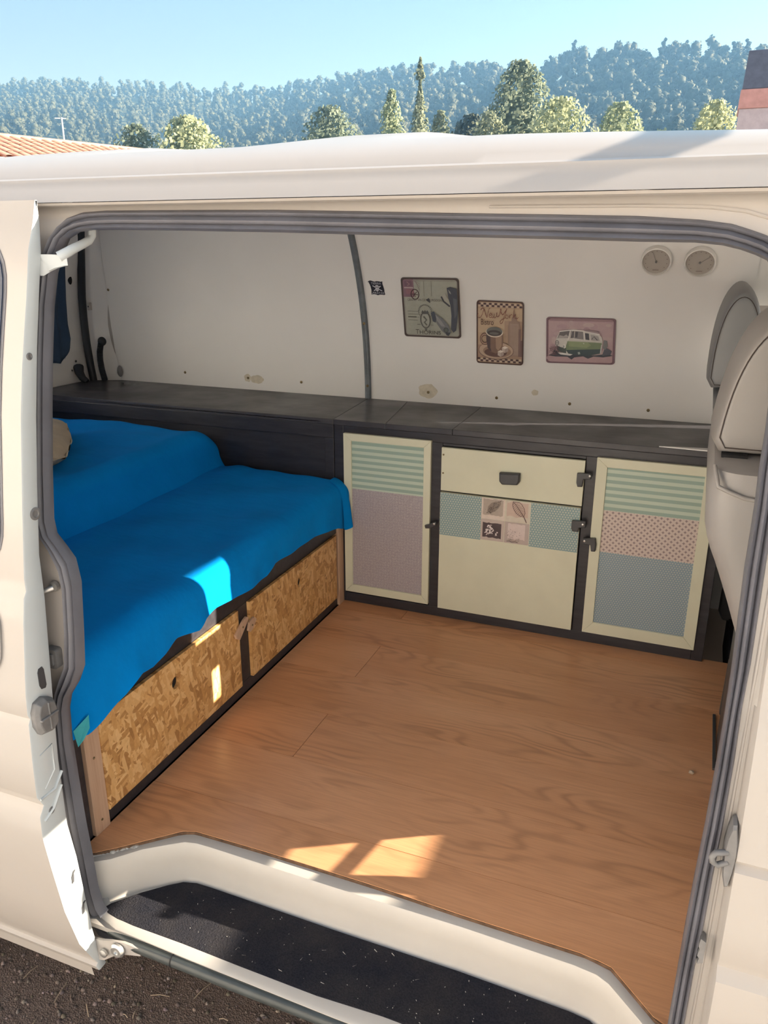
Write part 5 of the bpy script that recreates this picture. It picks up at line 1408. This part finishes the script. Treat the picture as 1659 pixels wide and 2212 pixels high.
# unseen cream house with a wing, added to bounce sunlight into the van
farm = thing('bounce_house', 'long cream house behind the photographer, unseen and added to bounce sunlight', 'house', (0, -9.5, G))
MB().box(-16, 16, -13, -9.2, G, 6.2).build('bounce_wall', M['plaster'], farm)
MB().box(-12, -7.5, -9.2, -3.6, G, 5.0).build('bounce_wing', M['plaster'], farm)
mb = MB(); mb.loft([[(x, -8.8, 6.2), (x, -11, 7.6), (x, -13.4, 6.2)] for x in (-16.3, 16.3)]); mb.build('farm_roof', M['terracotta'], farm)
for x in (-11, -6, 5, 10):
    MB().box(x - .5, x + .5, -9.22, -9.15, 1.0, 2.4).build('shutter', M['timber'], farm)

# roof bar across the van, just out of view; its shadow falls on the roof
mb = MB(); hb = .24
kk = SUN / SUN.z
e_ = []
for x0_, y_, z_ in ((.944, -1.235, 1.2975), (.905, -.71, 1.385), (.88, -.45, 1.40)):
    p = Vector((x0_, y_, z_)) + kk * hb
    e_.append(p)
secs = []
d_ = (e_[1] - e_[0])
ends = [e_[0] - d_ * .25, e_[0], e_[1], e_[1] + d_ * .45, e_[1] + d_ * .9]
for p in ends: secs.append([(p.x - .022, p.y, p.z - .012), (p.x + .022, p.y, p.z - .012), (p.x + .022, p.y, p.z + .012), (p.x - .022, p.y, p.z + .012)])
mb.loft(secs)
bar = mb.build('roof_bar', M['steel'], van, bevel=.004)
for p in (ends[0], ends[-1]):
    MB().box(p.x - .015, p.x + .015, p.y - .03, p.y + .03, 1.27, p.z).build('bar_foot', M['dark_plastic'], bar)

# ---------------------------------------------------------------- hills and trees
def bearing(x, y): return math.degrees(math.atan2(x - 1.08, y + 2.34))
SKY = [(-75, 8.6), (-52, 8.6), (-45.1, 8.5), (-40, 8.75), (-34.3, 8.75), (-29.7, 8.7), (-25.5, 9.3), (-21, 9.75), (-16.6, 9.75), (-13, 9.6), (-11.3, 9.5), (-10, 10.2), (-5.8, 10.1), (-3, 10.0), (0.3, 9.6), (8, 9.6), (30, 9.0)]
RD = [(-75, 760), (-45, 720), (-28, 620), (-18, 480), (-8, 380), (2, 340), (30, 340)]
fS, fR = interp(SKY), interp(RD)
def hill(x, y):
    b = bearing(x, y); d = math.hypot(x - 1.08, y + 2.34); rd = fR(b); z1 = 1.2 + rd * math.tan(math.radians(fS(b)))
    q = (d - 115) / (rd - 115)
    if q <= 0: return G
    if q <= 1: return G + (z1 - G) * (q ** 1.5) + 3.0 * math.sin(x * .031 + y * .017) * q * (1 - q) * 4
    return z1 - (d - rd) * .12
mb = MB()
def hp(u, v):
    b = math.radians(-75 + 105 * u); rd = fR(math.degrees(b)); d = 110 + (rd * 1.25 - 110) * v
    x, y = 1.08 + d * math.sin(b), -2.34 + d * math.cos(b)
    return (x, y, hill(x, y))
mb.grid(hp, 84, 40)
structure(mb.build('hill', M['hill'], smooth=60))

rt = random.Random(11)
def leaf_quads(m_, c, r, n, s0, rnd):
    """n small leaf sprays over the skin of an ellipsoid, roughly facing outwards"""
    for _ in range(n):
        d = Vector((rnd.gauss(0, 1), rnd.gauss(0, 1), rnd.gauss(.15, 1))).normalized()
        p = Vector((c[0] + d.x * r[0] * rnd.uniform(.82, 1.12), c[1] + d.y * r[1] * rnd.uniform(.82, 1.12), c[2] + d.z * r[2] * rnd.uniform(.82, 1.12)))
        nn = (d + Vector((rnd.gauss(0, .45), rnd.gauss(0, .45), rnd.gauss(.1, .45)))).normalized()
        u = nn.orthogonal().normalized(); v = nn.cross(u); a = rnd.random() * 6.28
        u, v = u * math.cos(a) + v * math.sin(a), v * math.cos(a) - u * math.sin(a)
        s = s0 * rnd.uniform(.6, 1.4)
        m_.add([p + u * s, p + v * s * .7, p - u * s, p - v * s * .7], [(0, 1, 2, 3)])
def crown_mesh(name, h, r, clumps, sub_, mat, conic=.0, base=.25, leaf=.34, per=46):
    m_ = MB()
    for i in range(clumps):
        q = (i + .5) / clumps; z = h * (base + (1 - base) * q)
        rad = r * (math.sin(PI * (.18 + .80 * q)) if not conic else (1 - q) ** .8 + .12)
        a = rt.random() * 2 * PI; k = rad * rt.uniform(.15, .62)
        s = r * rt.uniform(.30, .5) * (1 if not conic else (1.05 - .7 * q))
        c = (k * math.cos(a), k * math.sin(a), z); rr_ = (s, s, s * rt.uniform(.7, 1.0))
        m_.blob(c, tuple(v * .9 for v in rr_), sub_, .10, rt)
        leaf_quads(m_, c, rr_, per, leaf, rt)
    me = m_.build(name, M[mat], None, smooth=180)
    d = me.data; bpy.data.objects.remove(me)
    return d
VAR = [crown_mesh('broadleaf', 8, 3.2, 9, 2, 'forest', 0, .22) for _ in range(4)] + [crown_mesh('pine', 9, 2.6, 9, 2, 'forest_dark', 1, .15) for _ in range(3)] + [crown_mesh('roundleaf', 7, 3.4, 8, 2, 'forest', 0, .3) for _ in range(2)]
spots = []
tries = 0
while len(spots) < 3000 and tries < 40000:
    tries += 1
    b = rt.uniform(-50, 6); rd = fR(b)
    q = rt.uniform(.40, 1.02)
    d = 115 + (rd - 115) * q
    if rt.random() > (d / 720) * 1.25: continue
    x, y = 1.08 + d * math.sin(math.radians(b)), -2.34 + d * math.cos(math.radians(b))
    spots.append((x, y, hill(x, y), d, b))
# trees right along the skyline
for i in range(230):
    b = -48 + 52 * i / 229 + rt.uniform(-.12, .12); d = fR(b) * rt.uniform(.975, 1.0)
    x, y = 1.08 + d * math.sin(math.radians(b)), -2.34 + d * math.cos(math.radians(b))
    spots.append((x, y, hill(x, y), d * (.45 if b > -12 else .8), b))
spots.sort(key=lambda s_: s_[3])
for k, (x, y, z, d, b) in enumerate(spots[:290]):
    me = VAR[rt.choice([0, 1, 2, 3, 4, 5, 6, 7, 8])]
    o = bpy.data.objects.new('forest_tree', me); COL.objects.link(o)
    s = rt.choice([.6, .8, .9, 1.0, 1.15, 1.35]); o.location = (x, y, z - .4); o.scale = (s, s, s * rt.uniform(.9, 1.15)); o.rotation_euler = (0, 0, rt.random() * 6.28)
    tag(o, 'dark green woodland tree on the hazy hillside behind the van', 'tree', 'trees covering the hillside')
mb = MB(); base_pts = {}
import array
def merged(spots_, mats):
    V, F = [], []
    for x, y, z, d, b in spots_:
        me = VAR_LOW[rt.randrange(len(VAR_LOW))]; s = rt.choice([.5, .65, .8, .95, 1.1, 1.35]); a = rt.random() * 6.28; c, sn = math.cos(a) * s, math.sin(a) * s
        o = len(V)
        V += [(x + vx * c - vy * sn, y + vx * sn + vy * c, z - .4 + vz * s) for vx, vy, vz in me[0]]
        F += [[i + o for i in f] for f in me[1]]
    return V, F
VAR_LOW = []
for v_ in range(8):
    m_ = MB()
    hh, r0 = rt.uniform(6.5, 9), rt.uniform(2.6, 3.4)
    for i in range(4):
        q = (i + .5) / 4; rad = r0 * math.sin(PI * (.2 + .7 * q)); a = rt.random() * 6.28; k = rad * rt.uniform(.1, .5); s = r0 * rt.uniform(.42, .62)
        c = (k * math.cos(a), k * math.sin(a), hh * (.25 + .72 * q))
        m_.blob(c, (s * .9, s * .9, s * .8), 1, .1, rt)
        leaf_quads(m_, c, (s, s, s * .88), 26, .42, rt)
    VAR_LOW.append((m_.v, m_.f))
V, F = merged(spots[290:], None)
me = bpy.data.meshes.new('woodland'); me.from_pydata(V, [], F); me.materials.append(M['forest'])
me.polygons.foreach_set('use_smooth', [True] * len(me.polygons))
wo = bpy.data.objects.new('woodland', me); COL.objects.link(wo); wo['kind'] = 'stuff'
tag(wo, 'dense woodland canopy covering the far hillside', 'woodland')

# a pale utility pole in front of the hill
def spot(b, d): return 1.08 + d * math.sin(math.radians(b)), -2.34 + d * math.cos(math.radians(b))
px_, py_ = spot(-41.9, 150)
pole = thing('utility_pole', 'pale utility pole with a crossarm in front of the wooded hill at far left', 'pole', (px_, py_, G))
hp_ = 1.2 + 150 * math.tan(math.radians(7.35))
MB().tube([(px_, py_, G), (px_, py_, hp_)], .13, 8).build('pole_shaft', M['plaster'], pole, smooth=60)
MB().tube([(px_ - .8, py_ - .6, hp_ - .15), (px_ + .5, py_ + .4, hp_ - .15)], .07, 6).build('crossarm', M['plaster'], pole, smooth=60)
# separate trees on the valley floor, each at its bearing and distance
def leafy(name, label, b, d, top_el, half_w, mat, shape, cat='tree', group=None, n=900, leaf=.34):
    x, y = 1.08 + d * math.sin(math.radians(b)), -2.34 + d * math.cos(math.radians(b))
    h = 1.2 + d * math.tan(math.radians(top_el)) / math.cos(0) - G
    w = d * math.tan(math.radians(half_w))
    t_ = thing(name, label, cat, (x, y, G), group)
    m_ = MB()
    for i in range(int(n * 3.2)):
        q = rt.random()
        if shape == 'spire': rad = w * (1 - abs(2 * q - .75) ** 2.2 if q < .9 else max(.05, (1 - q) * 5)) * rt.uniform(.5, 1)
        elif shape == 'wide': rad = w * math.sqrt(max(0, 1 - (max(0, q - .35) / .66) ** 2.2)) * rt.random() ** .35
        else: rad = w * math.sin(PI * min(1, .22 + .76 * q)) ** .7 * rt.random() ** .35
        a = rt.random() * 2 * PI
        wob = 1 + .20 * math.sin(3 * a + 9 * q) + .14 * math.sin(7 * a - 17 * q)
        c = Vector((x + rad * wob * math.cos(a), y + rad * wob * math.sin(a), G + h * (.10 + .90 * q) - rt.random() * .4))
        s = leaf * .55 * rt.uniform(.6, 1.5) * d / 100
        nrm = (Vector((math.cos(a), math.sin(a), .5)) + Vector((rt.gauss(0, .6), rt.gauss(0, .6), rt.gauss(0, .6)))).normalized()
        u = nrm.orthogonal().normalized(); v = nrm.cross(u)
        m_.add([c + u * s, c + v * s * .8, c - u * s, c - v * s * .8], [(0, 1, 2, 3)])
    for i in range(10):
        q = .12 + .075 * i; rad = w * .5 * math.sin(PI * min(.92, .25 + .7 * q))
        m_.blob((x, y, G + h * q), (max(.15, rad), max(.15, rad), h * .06), 2, .2, rt)
    m_.build('crown', M[mat], t_, smooth=180)
    m2 = MB(); m2.tube([(x, y, G), (x, y, G + h * .5)], [.25, .1], 6); m2.build('trunk', M['trunk'], t_)
    return t_
leafy('poplar', 'tall slender dark poplar spire rising above the skyline', -19.35, 105, 11.25, .75, 'poplar_grey', 'spire', n=900, leaf=.30)
leafy('poplar', 'paler shorter poplar directly left of the tall spire', -21.2, 100, 9.5, 1.15, 'poplar', 'oval', n=900, leaf=.32)
leafy('poplar', 'low pale bushy poplar directly right of the tall spire', -18.0, 98, 8.3, 1.2, 'poplar_grey', 'oval', n=700, leaf=.32)
leafy('broad_tree', 'biggest pale tree, tall pointed grey-green crown in the middle of the treeline', -12.9, 95, 11.0, 3.0, 'poplar_grey', 'oval', n=2200, leaf=.36)
leafy('broad_tree', 'light green tree with rounded crown overlapping the biggest pale tree on its right', -10.3, 88, 8.9, 2.5, 'poplar', 'wide', n=1800, leaf=.34)
leafy('broad_tree', 'pale green tree standing alone right of the light rounded pair', -6.6, 92, 8.5, 1.9, 'poplar', 'wide', n=1500, leaf=.34)
leafy('broad_tree', 'pale green tree immediately left of the chimney', -1.0, 90, 8.35, 1.9, 'poplar', 'wide', n=1500, leaf=.34)
leafy('low_bush', 'low pale bushes between the lone pale tree and the chimney tree', -4.0, 88, 6.9, 1.5, 'poplar', 'wide', 'bush', n=700, leaf=.3)
leafy('broad_tree', 'wide light green tree clump on the left above the van roof', -34.4, 110, 7.75, 2.5, 'poplar', 'wide', n=2000, leaf=.36)
leafy('broad_tree', 'lower greyish green tree at the left end of the light clump', -37.6, 112, 7.2, 1.8, 'poplar_grey', 'wide', n=900, leaf=.36)
leafy('broad_tree', 'grey-green valley tree left of the poplar group', -25.2, 115, 8.5, 2.3, 'poplar_grey', 'wide', n=1600, leaf=.36)
leafy('broad_tree', 'dark green valley tree between poplars and biggest pale tree', -16.0, 120, 8.0, 1.8, 'forest', 'wide', n=1200, leaf=.36)
leafy('broad_tree', 'grey-green half-hidden tree at the foot of the biggest pale tree on its left', -14.8, 90, 8.2, 1.6, 'poplar_grey', 'wide', n=1000, leaf=.34)

# thin blue haze hanging in the valley in front of the hills
hz = bpy.data.materials.new('valley_haze'); hz.use_nodes = True
hn, hl = hz.node_tree.nodes, hz.node_tree.links
hn.clear()
ho = hn.new('ShaderNodeOutputMaterial'); hv = hn.new('ShaderNodeVolumeScatter')
hv.inputs['Color'].default_value = (0.21, 0.47, 0.84, 1); hv.inputs['Density'].default_value = 0.0013; hv.inputs['Anisotropy'].default_value = 0.25
hl.new(hv.outputs[0], ho.inputs['Volume'])
mb = MB()
mb.box(-900, 420, 45, 800, G + .2, 150)
o = mb.build('valley_haze', hz, None, kind='stuff'); tag(o, 'thin bluish haze over the valley and wooded hills', 'haze')
